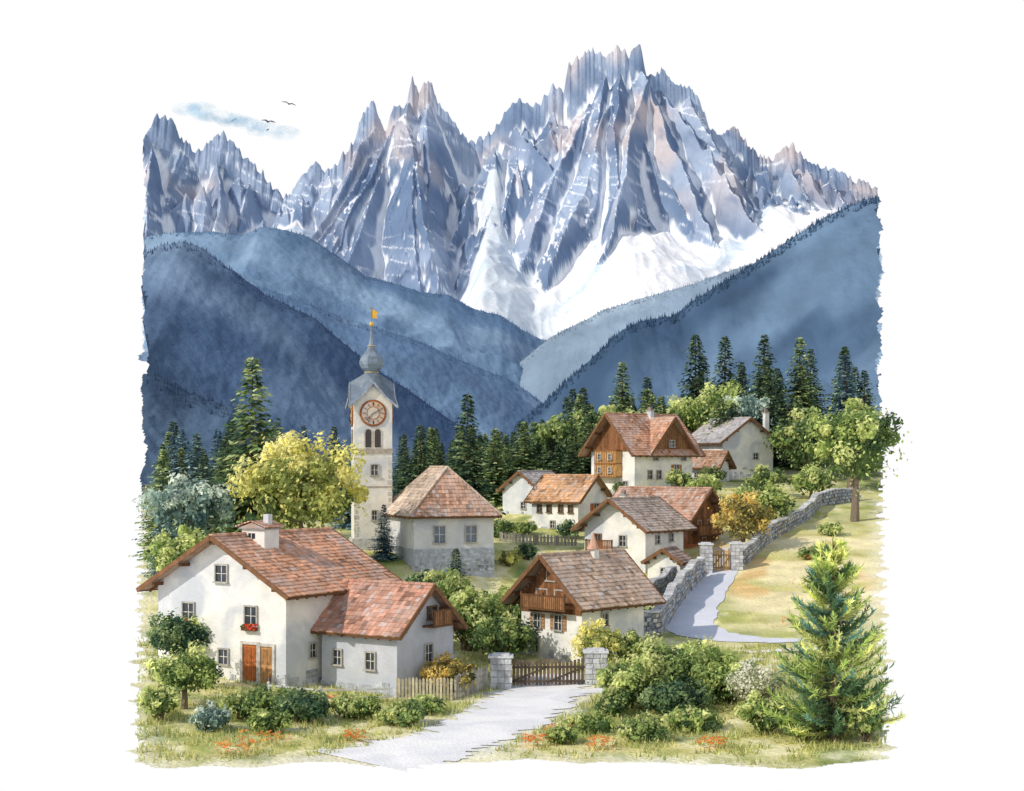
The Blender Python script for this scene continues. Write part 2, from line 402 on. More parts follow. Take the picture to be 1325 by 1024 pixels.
    if balcony:
        f, u, zz, bw, bh, bd = balcony
        gwood.box((u, -bd / 2, zz), (bw, bd, bh), (.56, .32, .13))
        for i in range(int(bw / .25) + 1): gwood.box((u - bw / 2 + i * .25, -bd - .02, zz), (.05, .05, bh), (.25, .12, .05))
        for dz in (-bh / 2, 0, bh / 2): gwood.box((u, -bd / 2 - .04, zz + dz), (bw + .12, bd + .1, .1), (.25, .12, .05))
        for sx in (-.25, .25):
            for dz in (-.25, .25): window(gfr, ggl, gwood, (0, -bd, 0), (1, 0, 0), (0, -1, 0), u + sx * bw, zz + dz * bh, .42, .5)
    for cx, cy, cw, ch, cap in chim:
        bz = h + rise - abs(cx) * k
        gwall.box((cx, cy, bz + ch / 2 - .3), (cw, cw * .8, ch + .6), (.76, .74, .7))
        if cap == 'gable':
            gst.box((cx, cy, bz + ch + .03), (cw + .3, cw * .8 + .3, .08), (.3, .28, .26))
            ggl.box((cx - .1, cy - cw * .4 - .005, bz + ch * .5), (cw * .3, .02, ch * .4), (.03, .03, .04))
            gfr.box((cx - .1, cy - cw * .4 - .02, bz + ch * .5), (.04, .03, ch * .4), (.6, .6, .6))
            for sg in (-1, 1):
                O = Vector((cx + sg * (cw / 2 + .25), cy - cw * .4 - .25, bz + ch + .1)); V = Vector((-sg * (cw / 2 + .25), 0, .32)); vl = V.length; V.normalize()
                tile_slope(groof, O, (0, 1, 0), V, lambda v: 0, lambda v: cw * .8 + .5, vl, tile, .2, .25)
            yy = cy - cw * .4 - .2
            gwall.add([(cx - cw / 2 - .1, yy + .05, bz + ch + .07), (cx + cw / 2 + .1, yy + .05, bz + ch + .07), (cx, yy + .05, bz + ch + .36), (cx - cw / 2 - .1, yy + .9, bz + ch + .07), (cx + cw / 2 + .1, yy + .9, bz + ch + .07), (cx, yy + .9, bz + ch + .36)],
                      [(0, 1, 2), (5, 4, 3), (1, 4, 5, 2), (0, 2, 5, 3)], (.4, .3, .25))
            gwall.box((cx + .5, cy, bz + ch + .5), (.35, .35, .6), (.7, .68, .64))
        elif cap == 'cone':
            groof.lathe([(cw * .8, bz + ch), (cw * .45, bz + ch + .35), (.04, bz + ch + 1.0)], (cx, cy, 0), (.55, .28, .18), 8)
        else:
            gst.box((cx, cy, bz + ch + .04), (cw + .16, cw * .8 + .16, .1), (.35, .33, .31))
            gst.box((cx, cy, bz + ch + .25), (cw * .6, cw * .5, .3), (.25, .2, .18))
    if cross:
        yc, wc, drop, pr, wood = cross
        rz = h + rise - drop; kc = (rz - h + .25) / (wc / 2); cc = math.hypot(1, kc)
        X1 = hw + pr
        vs = [(X1 - .6, yc - wc / 2, h - .25), (X1 - .6, yc + wc / 2, h - .25), (X1 - .6, yc, rz), (0, yc - wc / 2, h - .25), (0, yc + wc / 2, h - .25), (0, yc, rz)]
        gwood.add(vs, [(0, 1, 2), (5, 4, 3), (0, 3, 4, 1)], (.24, .12, .06))
        for i in range(int(wc / .25)):
            yy = yc - wc / 2 + .12 + i * .25; zt = rz - abs(yy - yc) * kc - .05
            if zt - h > .1: gwood.box((X1 - .57, yy, (zt + h - .25) / 2), (.06, .2, zt - h + .25), vr((.26, .13, .06), .7, 1.3))
        for sg in (-1, 1):
            W = wc / 2 + .45; ez = rz - W * kc + .12
            V = Vector((0, -sg, kc)) / cc; O = Vector((0, yc + sg * W, ez)); U = Vector((1, 0, 0)); vl = W * cc
            Nn = Vector((0, sg * kc, 1)) / cc
            q = [O, O + U * X1, Vector((X1, yc, rz + .12)), Vector((0, yc, rz + .12))]
            groof.hexa([p - Nn * .1 for p in q], q, [x * .5 for x in tile])
            tile_slope(groof, O, U, V, lambda v: 0, lambda v: X1, vl, tile)
            gwood.beam((X1 + .03, yc + sg * (W + .02), ez - .06), (X1 + .03, yc, rz + .08), .07, .22, (.20, .10, .05))
        window(gfr, ggl, gwood, (X1 - .53, 0, 0), (0, 1, 0), (1, 0, 0), yc, h + .45, .6, .6)
    gwall.obj('walls', M_WALL, E); groof.obj('roof', M_ROOF, E); gwood.obj('timber', M_WOOD, E)
    gfr.obj('window_frames', M_WOOD, E); ggl.obj('window_panes', M_GLASS, E); gst.obj('stonework', M_STONE, E)
    return E
T_OR = (.68, .37, .23)
SH = (.42, .17, .06); W0 = {}
house('farmhouse', (-11.7, 80), .4, 30, 8.8, 9.0, 5.1, 2.55, T_OR, ov=.75, ovf=.8, stonebase=0,
      wins=[('F', .1, 5.75, .75, .85, W0), ('F', -2.2, 3.6, .75, .95, dict(flowers=True)), ('F', 2.1, 3.6, .75, .95, dict(flowers=True)), ('F', .25, 1.35, .6, .75, W0), ('R', 2.2, 1.7, .5, .7, W0)],
      doors=[('F', 2.05, .95, 2.1, (.50, .16, .05)), ('F', 3.15, .8, 2.05, (.52, .28, .12))],
      chim=[(.6, 2.6, 1.55, .75, 'gable')])
house('stone_cottage', (-5.9, 79.3), 0.0, -57, 5.0, 5.0, 3.45, 2.05, (.52, .28, .20), ov=.5, ovf=.55, wall=(.52, .54, .60),
      wins=[('L', 1.7, 1.75, .55, .85, W0), ('L', 3.9, 1.8, .5, .75, W0), ('F', .2, 2.0, .6, .9, W0), ('F', .5, 4.1, .7, .6, dict(frame=(.3, .16, .08)))],
      doors=[('F', 1.75, .8, 1.1, OCHRE)], attic=(.5, 3.45, 1.7, .9), stonebase=.5)
house('parish_hall', (-7.2, 113.5), 4.0, -20, 6.2, 7.6, 4.5, 3.1, (.56, .44, .34), hip=1.7, ov=.5, ovf=.5, stonebase=1.7, wall=(.66, .66, .67),
      wins=[('F', -1.15, 2.75, .8, 1.2, dict(glass=(.12, .16, .22))), ('F', 1.3, 2.75, .8, 1.2, dict(glass=(.12, .16, .22)))])
house('chalet', (11.9, 150), 9.0, 52, 6.4, 7.8, 4.5, 3.3, (.56, .31, .20), ov=.8, ovf=1.0, gablewood=.3, chim=[(.3, 4.8, .6, .8, 'flat')],
      cross=(4.7, 5.6, .35, .8, True), balcony=('F', -.2, 3.0, 3.1, 2.6, .8),
      wins=[('R', 2, 1.9, .55, .8, W0), ('R', 3.2, 1.9, .55, .8, W0), ('R', 5.6, 2.4, .6, .9, dict(shutters=SH)), ('R', 5.4, .5, .6, .6, W0), ('F', 1.9, .9, .6, .7, W0), ('R', 2.8, 3.6, .5, .55, W0), ('R', 6.6, 3.6, .5, .55, W0)])
house('white_house', (22.9, 168), 10.4, -28, 6.8, 6.5, 4.2, 2.3, (.44, .43, .44), ov=.7, ovf=.6, wins=[('F', 1.0, 2.4, .6, .6, W0), ('L', 2, 2, .6, .7, W0)], chim=[(3.2, 1.0, .55, 2.9, 'flat')])
house('barn', (21.6, 163.5), 9.9, -60, 3.6, 4.6, 1.9, 1.4, (.46, .28, .18), ov=.5, wins=[('L', 2.2, .9, .5, .5, W0), ('F', .3, 1.0, .5, .5, W0)])
house('small_barn', (2.7, 150), 6.6, 38, 4.6, 4.6, 2.9, 1.6, (.48, .45, .44), ov=.45, ovf=.4, wall=(.66, .69, .73), wins=[('F', .3, 1.3, .5, .6, W0)])
house('orange_roofed_house', (5.9, 138), 5.6, -52, 4.8, 5.2, 3.2, 2.0, (.66, .38, .20), ov=.45, ovf=.5,
      wins=[('L', .8, 2.3, .4, .6, dict(frame=(.3, .2, .1))), ('L', 1.9, 2.3, .4, .6, dict(frame=(.3, .2, .1))), ('L', 3.2, 2.3, .4, .6, dict(frame=(.3, .2, .1))), ('L', 4.3, 2.3, .4, .6, dict(frame=(.3, .2, .1))),
            ('L', 1.2, .9, .45, .6, W0), ('L', 2.8, .9, .45, .6, W0), ('F', .4, 2.1, .8, 1.3, dict(shutters=(.5, .13, .04)))])
house('timber_house', (14.6, 128.5), 3.8, -48, 4.4, 8, 4.0, 2.0, (.50, .29, .20), ov=.7, ovf=.9, wall=(.44, .17, .08), gablewood=2.5,
      wins=[('F', -.6, 3.1, .45, .6, W0), ('F', .8, 3.1, .45, .6, W0), ('F', .1, 1.6, .5, .7, W0)], attic=(0, 2.2, 3.6, .9))
house('village_house', (10.4, 120.5), 2.6, 38, 5.8, 5.6, 4.5, 2.0, (.50, .40, .33), ov=.7, ovf=.9,
      wins=[('F', -1.6, 3.3, .6, .9, dict(frame=(.4, .2, .1))), ('F', .8, 3.3, .6, .8, W0), ('R', 1.7, 3.4, .5, .6, W0), ('R', 3.8, 1.9, .5, .7, W0), ('R', 3.7, 3.5, .5, .6, W0)], attic=(-1.0, 2.5, 2.6, .9), chim=[(-.5, 2.0, .55, .7, 'flat')])
house('gate_house', (12.7, 116.8), 2.6, 25, 2.6, 2.2, 2.0, .8, (.36, .25, .20), ov=.35, ovf=.4, wins=[('F', 0, 1.2, .4, .5, W0)])
house('balcony_house', (4.1, 90.5), .2, 44, 4.9, 5.7, 4.0, 2.25, (.58, .42, .31), ov=.85, ovf=1.0, gablewood=1.1,
      wins=[('F', .6, 2.35, .55, .85, dict(shutters=(.40, .24, .13))), ('F', -1.1, 2.35, .5, .8, dict(shutters=(.40, .24, .13))), ('F', -1.3, .9, .6, .8, W0), ('F', .8, 3.9, .8, .7, W0), ('F', -.7, 3.9, .8, .7, W0), ('F', .1, 5.1, .7, .55, W0), ('R', 2, 2.5, .5, .7, W0)],
      attic=(0, 3.15, 3.6, 1.0), chim=[(.2, 3.6, .55, .5, 'cone')])

# ------------------------------------------------------------------ church tower
def tower():
    E = empty('church_tower', (-11.0, 121, 5.6), math.radians(10))
    g = Geo(); r = Geo(); wd = Geo(); gl = Geo(); gold = Geo(); st = Geo()
    hw = 1.48; T = 11.2; P = 13.2
    g.hexa([(-hw, -hw, -2), (hw, -hw, -2), (hw, hw, -2), (-hw, hw, -2)], [(-hw, -hw, T), (hw, -hw, T), (hw, hw, T), (-hw, hw, T)], (.78, .75, .68))
    for zz, e, hh in ((7.3, .10, .16), (7.5, .05, .12), (4.6, .04, .1)): st.box((0, 0, zz), (2 * hw + 2 * e, 2 * hw + 2 * e, hh), (.42, .36, .30))
    st.box((0, 0, -.2), (2 * hw + .3, 2 * hw + .3, 1.6), (.5, .5, .5))
    for sx in (-1, 1):
        for i in range(14):
            st.box((sx * (hw - .17), -hw - .0, .9 + i * .45), (.36 if i % 2 else .24, .05, .3), (.60, .58, .53))
    ow = hw + .22
    SL = (.15, .19, .24); PO = T + 1.45
    for q in range(4):
        R = Matrix.Rotation(q * math.pi / 2, 3, 'Z')
        f = lambda a: R @ Vector(a)
        g.add([f((-hw, -hw + .003, T)), f((hw, -hw + .003, T)), f((0, -hw + .003, PO - .1)), f((-hw, 0, T)), f((hw, 0, T)), f((0, 0, PO - .1))], [(0, 1, 2), (0, 2, 5, 3), (1, 4, 5, 2)], (.78, .74, .66))
        for sg in (-1, 1):
            A = f((0, -ow, PO + .08)); Cn = f((sg * (ow + .2), -(ow + .2), T - .42)); Mid = f((sg * .95, -ow - .02, T + .38)); N0 = f((0, -.42, P + .3)); N1 = f((sg * .42, -.42, P + .3)); K = f((sg * .85, -.85, T + 1.05))
            A2, C2, M2, N02, N12, K2 = [v - Vector((0, 0, .12)) for v in (A, Cn, Mid, N0, N1, K)]
            fs = [(0, 2, 5), (2, 1, 5), (0, 5, 4), (0, 4, 3), (6, 11, 8), (8, 11, 7), (0, 6, 8, 2), (2, 8, 7, 1)]
            r.add([A, Cn, Mid, N0, N1, K, A2, C2, M2, N02, N12, K2], fs, SL)
            wd.beam(A + f((0, -.03, -.05)), Mid + f((0, -.03, -.05)), .05, .16, (.30, .34, .40)); wd.beam(Mid + f((0, -.03, -.05)), Cn + f((0, -.0, -.05)), .05, .16, (.30, .34, .40))
        for sx in (-.36, .36):
            pts = [(-.24, 0), (.24, 0), (.24, 1.15)] + [(.24 * math.cos(t), 1.15 + .26 * math.sin(t)) for t in np.linspace(.3, math.pi - .3, 6)] + [(-.24, 1.15)]
            vs = [f((sx + a, -hw - .015, 7.65 + b)) for a, b in pts]; gl.add(vs, [tuple(range(len(vs)))], (.025, .022, .02))
            n = len(pts)
            o2 = [f((sx + a * 1.3, -hw - .05, 7.65 + b * 1.04)) for a, b in pts]; i2 = [f((sx + a, -hw - .05, 7.65 + b)) for a, b in pts]
            i3 = [f((sx + a, -hw - .012, 7.65 + b)) for a, b in pts]
            st.add(o2 + i2 + i3, [(i, (i + 1) % n, n + (i + 1) % n, n + i) for i in range(n)] + [(n + i, n + (i + 1) % n, 2 * n + (i + 1) % n, 2 * n + i) for i in range(n)], (.55, .48, .40))
            for i in range(5): wd.box(f((sx, -hw - .03, 7.8 + i * .22)), (.4, .03, .05) if q % 2 == 0 else (.03, .4, .05), (.08, .06, .05))
        Rm = R @ Matrix.Rotation(math.pi / 2, 3, 'X')
        c = f((0, -hw - .03, 10.3))
        wd.lathe([(1.04, -.02), (1.04, .06), (.97, .09)], c, (.30, .11, .04), 40, Rm)
        g.lathe([(.88, .0), (.88, .105)], c, (.62, .42, .26), 36, Rm)
        wd.lathe([(.52, .0), (.52, .115)], c, (.36, .18, .09), 30, Rm)
        g.lathe([(.44, .0), (.44, .122)], c, (.66, .54, .40), 30, Rm)
        for i in range(12):
            t = i * math.pi / 6; d = Vector((math.sin(t), 0, math.cos(t)))
            o = Vector((0, -hw - .15, 10.3)); wd.beam(f(o + d * .58), f(o + d * .84), .09, .02, (.07, .03, .02))
        o = Vector((0, -hw - .175, 10.3))
        wd.beam(f(o), f(o + Vector((math.sin(1.1), 0, math.cos(1.1))) * .55), .09, .03, (.03, .02, .02))
        wd.beam(f(o), f(o + Vector((math.sin(3.9), 0, math.cos(3.9))) * .78), .06, .03, (.03, .02, .02))
    fr = Geo()
    window(fr, gl, wd, (0, -hw, 0), (1, 0, 0), (0, -1, 0), .1, 5.9, .5, .8)
    window(fr, gl, wd, (0, -hw, 0), (1, 0, 0), (0, -1, 0), .1, 2.4, .35, .7)
    b = P - .15
    prof = [(.75, -.8), (.62, -.1), (.50, .15), (.47, .5), (.60, .58), (.82, .78), (.97, 1.08), (.99, 1.35), (.90, 1.62), (.66, 1.92), (.42, 2.2), (.26, 2.55), (.17, 3.0), (.11, 3.5), (.07, 4.0)]
    r.lathe([(a, b + z) for a, z in prof], (0, 0, 0), (.19, .24, .30), 8)
    for rr, z in ((.55, .42), (.30, 2.5)): gold.lathe([(rr, b + z), (rr + .04, b + z + .05), (rr, b + z + .1)], (0, 0, 0), (.5, .42, .25), 16)
    gold.tube([(0, 0, b + 3.9), (0, 0, b + 5.6)], [.05, .03], (.25, .2, .1), 6)
    gold.lathe([(.02, b + 4.05), (.14, b + 4.12), (.19, b + 4.25), (.14, b + 4.38), (.02, b + 4.45)], (0, 0, 0), (.65, .40, .06), 12)
    gold.add([(0, 0, b + 4.75), (.5, 0, b + 4.7), (.38, 0, b + 4.95), (.55, 0, b + 5.2), (0, 0, b + 5.45), (0, .03, b + 4.75), (.5, .03, b + 4.7), (.38, .03, b + 4.95), (.55, .03, b + 5.2), (0, .03, b + 5.45)],
             [(0, 1, 2, 3, 4), (9, 8, 7, 6, 5), (0, 5, 6, 1), (1, 6, 7, 2), (2, 7, 8, 3), (3, 8, 9, 4)], (.75, .42, .05))
    gold.box((0, 0, b + 5.5), (.3, .04, .05), (.3, .2, .05))
    g.obj('walls', M_WALL, E); st.obj('cornices', M_STONE, E); r.obj('roof_and_onion_dome', mat('slate_roof', .45, 2, .3, .2, 8), E); wd.obj('clock_and_trim', M_WOOD, E)
    gl.obj('openings', M_GLASS, E); fr.obj('window_frames', M_WOOD, E); gold.obj('weather_vane', mat('gilding', .4, 3, .2), E)
tower()

# ------------------------------------------------------------------ walls, fences, gates
def stone_wall(name, line, h, thick=.5):
    P = np.array(line, float); g = Geo()
    seg = np.linalg.norm(np.diff(P, axis=0), axis=1); cum = np.concatenate([[0], np.cumsum(seg)]); L = cum[-1]
    pos = lambda s: (np.interp(s, cum, P[:, 0]), np.interp(s, cum, P[:, 1]))
    E = empty(name, (P[0, 0], P[0, 1], zg(*P[0])))
    ox, oy, oz = E.location
    s = 0
    while s < L:
        w = .5; x, y = pos(s + w / 2); x1, y1 = pos(min(L, s + w)); x0, y0 = pos(s)
        ang = math.atan2(y1 - y0, x1 - x0); zb = zg(x, y); M = Matrix.Rotation(ang, 3, 'Z')
        hh = h * (1 + .08 * math.sin(s * 1.3))
        g.box((x - ox, y - oy, zb + hh / 2 - .3 - oz), (w * 1.05, thick * .8, hh + .5), (.16, .17, .19), M)
        n = int(hh / .27)
        for i in range(n):
            for sd in (-1, 1):
                ww = w * random.uniform(.75, 1.0); t = random.uniform(.55, 1.25)
                off = M @ Vector((random.uniform(-.08, .08) + (i % 2) * .2, sd * thick * .36, 0))
                c = random.choice([(.40, .42, .46), (.48, .46, .42), (.34, .38, .45)])
                g.box((x - ox + off.x, y - oy + off.y, zb - oz + .12 + i * hh / n + random.uniform(-.02, .02)), (ww * .9, thick * .35, .23), [a * t for a in c], M @ Matrix.Rotation(random.uniform(-.08, .08), 3, 'Y'))
        g.box((x - ox, y - oy, zb - oz + hh + .05), (w * .97, thick * 1.15, .13), vr((.52, .53, .55), .8, 1.2), M @ Matrix.Rotation(random.uniform(-.06, .06), 3, 'Y'))
        s += w
    g.obj('stones', M_STONE, E)
stone_wall('stone_wall', [(6.6, 95.5), (9.2, 98.5), (10.6, 104), (12.6, 112), (14.4, 117.5)], 1.7)
stone_wall('stone_wall', [(17.8, 120.5), (20.8, 128), (26.5, 139), (29, 146), (33.5, 150)], 1.25)
stone_wall('garden_wall', [(9.5, 108.5), (11.2, 113), (12.2, 116.5)], 1.3, .4)

def pier(name, x, y, w, h, c=(.52, .53, .55)):
    E = empty(name, (x, y, zg(x, y))); g = Geo()
    g.box((0, 0, h / 2 - .3), (w, w * .8, h + .6), [a * .7 for a in c])
    n = int(h / .28)
    for i in range(n):
        for k in range(3):
            ww = w / 3 * .93
            g.box((-w / 3 + k * w / 3 + (i % 2) * .04, -w * .4 - .01, .15 + i * h / n), (ww, .06, h / n * .88), vr(c, .75, 1.2))
    g.box((0, 0, h + .06), (w + .2, w * .8 + .2, .12), (.62, .63, .65)); g.box((0, 0, h + .16), (w * .8, w * .6, .1), (.6, .6, .62))
    g.obj('masonry', M_STONE, E)
pier('gate_pier', -.6, 83, 1.15, 1.65); pier('gate_pier', 4.5, 83.2, 1.15, 1.7)
pier('gate_pier', 15.0, 119.5, .9, 2.2); pier('gate_pier', 17.4, 119.8, .9, 2.0)
def gate(name, x0, y0, x1, y1, h, col):
    z = zg((x0 + x1) / 2, (y0 + y1) / 2); E = empty(name, (x0, y0, z)); g = Geo()
    d = Vector((x1 - x0, y1 - y0, 0)); L = d.length; d.normalize(); n = int(L / .2); nn = Vector((d.y, -d.x, 0))
    M = Matrix.Rotation(math.atan2(d.y, d.x), 3, 'Z')
    for i in range(n):
        s = (i + .5) / n; hh = h * (1 + .18 * abs(2 * ((s * 2) % 1) - 1)); p = d * (s * L)
        g.box((p.x, p.y, hh / 2 + .08), (.15, .04, hh), vr(col, .6, 1.3), M)
    for zz in (.3, h * .85): g.beam(nn * .05 + Vector((0, 0, zz)), d * L + nn * .05 + Vector((0, 0, zz)), .06, .12, [a * .6 for a in col])
    for a, b in ((0, .48), (.52, 1)): g.beam(d * L * a + nn * .06 + Vector((0, 0, .3)), d * L * b + nn * .06 + Vector((0, 0, h * .85)), .04, .1, [c * .55 for c in col])
    g.obj('boards', M_WOOD, E)
gate('wooden_gate', -.0, 83, 3.9, 83.2, 1.25, (.16, .12, .09)); gate('wooden_gate', 15.5, 119.6, 16.9, 119.7, 1.5, (.42, .27, .11))
def fence(name, line, h, col, pitch=.17, pick=True):
    P = [Vector((a, b, 0)) for a, b in line]; o = P[0]; zo = zg(o.x, o.y); E = empty(name, (o.x, o.y, zo)); g = Geo()
    for a, b in zip(P[:-1], P[1:]):
        d = b - a; L = d.length; d.normalize(); M = Matrix.Rotation(math.atan2(d.y, d.x), 3, 'Z'); n = max(1, int(L / pitch))
        if pick:
            for i in range(n):
                p = a + d * ((i + .5) * L / n); z = zg(p.x, p.y) - zo; q = p - o; hh = h * random.uniform(.92, 1.06); c = vr(col, .7, 1.2)
                g.box((q.x, q.y, z + hh / 2), (pitch * .7, .035, hh), c, M)
                w = pitch * .35; t = [M @ Vector(v) + Vector((q.x, q.y, z + hh)) for v in ((-w, -.017, 0), (w, -.017, 0), (0, -.017, .1), (-w, .017, 0), (w, .017, 0), (0, .017, .1))]
                g.add(t, [(0, 1, 2), (5, 4, 3), (1, 4, 5, 2), (0, 2, 5, 3)], c)
        m = max(1, int(L / 1.6))
        for i in range(m):
            p0 = a + d * (i * L / m); p1 = a + d * ((i + 1) * L / m); z0 = zg(p0.x, p0.y) - zo; z1 = zg(p1.x, p1.y) - zo
            for f in (.3, .8): g.beam(p0 - o + Vector((0, .05, z0 + h * f)), p1 - o + Vector((0, .05, z1 + h * f)), .05, .08, [x * .8 for x in col])
            g.box((p0 - o) + Vector((0, .09, z0 + h * .45)), (.11, .11, h * 1.15), [x * .8 for x in col], M)
    g.obj('pickets_and_rails', M_WOOD, E)
fence('picket_fence', [(-5.8, 78.2), (-3.0, 78.6)], 1.1, (.60, .53, .38))
fence('picket_fence', [(-2.9, 79.2), (-1.3, 82.6)], 1.15, (.46, .44, .40))
fence('rail_fence', [(-12.2, 77.3), (-9.5, 76.6), (-6.1, 77.9)], .8, (.78, .78, .78), pick=False)
fence('garden_fence', [(-1.0, 130), (2, 129.5), (5.5, 130.5)], .8, (.35, .33, .28), .3)

# ------------------------------------------------------------------ vegetation
def leaves(cent, rad, n, size, c, squash=1.0, up=.4, aspect=1.0):
    k = len(cent); idx = rs.randint(0, k, n)
    d = rs.normal(size=(n, 3)); d /= np.linalg.norm(d, axis=1)[:, None]
    r = rad[idx] * rs.uniform(.45, 1.08, n) ** .8
    off = d * r[:, None]; off[:, 2] *= squash
    p = cent[idx] + off
    nn = d + rs.normal(size=(n, 3)) * .55 + np.array([-.3, -.3, up]); nn /= np.linalg.norm(nn, axis=1)[:, None]
    t = np.cross(nn, rs.normal(size=(n, 3))); t /= np.linalg.norm(t, axis=1)[:, None]; b = np.cross(nn, t)
    s = (size * rs.uniform(.5, 1.35, n))[:, None]
    V = np.stack([p - t * s * aspect, p - b * s * .55, p + t * s * aspect, p + b * s * .55], 1)
    F = np.arange(n * 4).reshape(n, 4)
    col = c[idx] * rs.uniform(.7, 1.3, n)[:, None]
    return V.reshape(-1, 3), F, np.repeat(col, 4, axis=0)
PAL = {
 'yellow': [(.95, .90, .42), (.82, .78, .27), (.42, .46, .14), (.12, .18, .07)],
 'green': [(.80, .84, .38), (.50, .60, .20), (.22, .32, .10), (.07, .13, .055)],
 'mid': [(.66, .70, .30), (.36, .46, .16), (.15, .24, .09), (.055, .10, .05)],
 'dark': [(.36, .46, .22), (.18, .28, .13), (.07, .14, .08), (.03, .07, .05)],
 'blue': [(.78, .86, .74), (.48, .60, .50), (.22, .34, .30), (.08, .15, .15)],
 'gold': [(.95, .74, .26), (.78, .58, .16), (.42, .35, .11), (.14, .15, .06)],
 'pale': [(.95, .93, .82), (.80, .80, .62), (.46, .50, .30), (.16, .20, .11)],
}
def broadleaf(name, x, y, H, R, pal, n=2600, leaf=.2, trunk=True, sq=.85, seed=None, sy=1.0):
    if seed is not None: rs.seed(seed)
    zb = zg(x, y)
    E = empty(name, (x, y, zb)); pal = [np.array(p) for p in PAL[pal]]
    cz = H - R * sq
    k = 46
    d = rs.normal(size=(k, 3)); d /= np.linalg.norm(d, axis=1)[:, None]; d[:, 2] = np.where(d[:, 2] < -.35, -d[:, 2] * .5, d[:, 2])
    rr = R * rs.uniform(.35, .95, k)
    C = d * rr[:, None]; C[:, 2] *= sq; C[:, 1] *= sy; C[:, 2] += cz
    rad = R * rs.uniform(.12, .30, k)
    hgt = (C[:, 2] - cz) / R; lit = hgt * .6 - .25 * C[:, 0] / R + rs.uniform(-.5, .65, k)  # sunlight painted into leaf colour: paler clumps at top and sun side
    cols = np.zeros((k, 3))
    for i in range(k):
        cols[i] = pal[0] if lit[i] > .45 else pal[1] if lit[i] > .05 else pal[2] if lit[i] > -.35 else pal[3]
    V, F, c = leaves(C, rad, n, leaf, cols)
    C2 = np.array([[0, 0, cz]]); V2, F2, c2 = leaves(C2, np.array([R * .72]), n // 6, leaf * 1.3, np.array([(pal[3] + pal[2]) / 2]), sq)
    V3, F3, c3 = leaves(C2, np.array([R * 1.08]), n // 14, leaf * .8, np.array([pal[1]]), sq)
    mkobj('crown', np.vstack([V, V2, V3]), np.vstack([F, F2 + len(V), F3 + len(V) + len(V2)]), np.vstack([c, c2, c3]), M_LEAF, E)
    g = Geo(); tr = max(.05, R * .07)
    top = Vector((rs.uniform(-.1, .1) * R, 0, cz - R * .2))
    if trunk:
        g.tube([(0, 0, -.3), (0.02 * R, 0, cz * .35), top], [tr * 1.5, tr, tr * .7], (.20, .16, .12))
        base = top
    else: base = Vector((0, 0, 0))
    for i in range(0, k, 2):
        p = Vector(C[i]); m = (base * .55 + p * .45) + Vector((0, 0, -.06 * R))
        g.tube([base if trunk else Vector((rs.uniform(-.2, .2) * R, 0, -.1)), m, p], [tr * .55, tr * .35, tr * .12], (.20, .16, .11), 5)
    g.obj('trunk_and_limbs', M_BARK, E)
    return E
def spruce_mesh(H, R, cols, seed, leaf=.62):
    r = np.random.RandomState(seed); Vs = []; Cs = []; cols = np.array(cols)
    nbr = 300
    ph = r.uniform(0, 6)
    for i in range(nbr):
        t = ((i + r.rand()) / nbr) ** 1.12
        z0 = H * (.05 + .93 * t)
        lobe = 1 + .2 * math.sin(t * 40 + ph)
        L = (R * (1 - t) ** .9 * lobe * r.uniform(.65, 1.18) + .16); a = i * 2.399 + r.uniform(-.4, .4); m = max(2, int(L / .42))
        dr = np.array([np.cos(a), np.sin(a), 0]); sd = np.array([-np.sin(a), np.cos(a), 0])
        tone = r.rand(); cc = cols[0] if tone > .72 else cols[1] if tone > .36 else cols[2]
        dp = .30 - .25 * t
        for j in range(m):
            s = (j + .8) / m; p = dr * L * s + np.array([0, 0, z0 - dp * L * s + .12 * L * s * s])
            for sg in (-1, 1):
                w = leaf * r.uniform(.7, 1.25) * (1.15 - .45 * s) * (.55 + .45 * (1 - t))
                dd = dr * (.8 + .4 * r.rand()) + sd * sg * r.uniform(.3, .9) + np.array([0, 0, -.42 + r.uniform(-.2, .2)])
                nz = np.cross(dd, np.array([0, 0, 1.])); nz /= np.linalg.norm(nz) + 1e-6; nz = nz + np.array([0, 0, r.uniform(-.6, .6)])
                e = p + dd * w
                Vs += [p - nz * w * .34, p + dd * w * .3 + nz * w * .42, e, e * .6 + p * .4 - nz * w * .36]
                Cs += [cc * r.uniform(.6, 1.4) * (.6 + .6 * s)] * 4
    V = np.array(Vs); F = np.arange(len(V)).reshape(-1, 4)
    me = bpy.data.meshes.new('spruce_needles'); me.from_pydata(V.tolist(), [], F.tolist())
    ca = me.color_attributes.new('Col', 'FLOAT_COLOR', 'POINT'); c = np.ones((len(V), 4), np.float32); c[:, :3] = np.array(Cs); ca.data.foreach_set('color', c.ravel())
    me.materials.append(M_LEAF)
    g = Geo(); g.tube([(0, 0, -.4), (0, 0, H * .5), (0, 0, H * .99)], [H * .016 + .03, H * .009 + .02, .015], (.12, .09, .07), 6)
    m2 = bpy.data.meshes.new('spruce_trunk'); m2.from_pydata(g.v, [], g.f); ca = m2.color_attributes.new('Col', 'FLOAT_COLOR', 'POINT')
    ca.data.foreach_set('color', np.array([(*a, 1) for a in g.c], np.float32).ravel()); m2.materials.append(M_BARK)
    return me, m2
DK = [(.26, .35, .17), (.09, .16, .085), (.03, .065, .05)]; GR = [(.52, .60, .28), (.24, .34, .14), (.075, .14, .07)]; BL = [(.32, .46, .48), (.14, .25, .30), (.05, .11, .15)]
SPR = {'dark': [spruce_mesh(12, 2.9, DK, s) for s in (1, 2, 3)], 'green': [spruce_mesh(12, 3.1, GR, s, leaf=.66) for s in (5, 6)], 'blue': [spruce_mesh(12, 2.9, BL, s) for s in (8, 9)]}
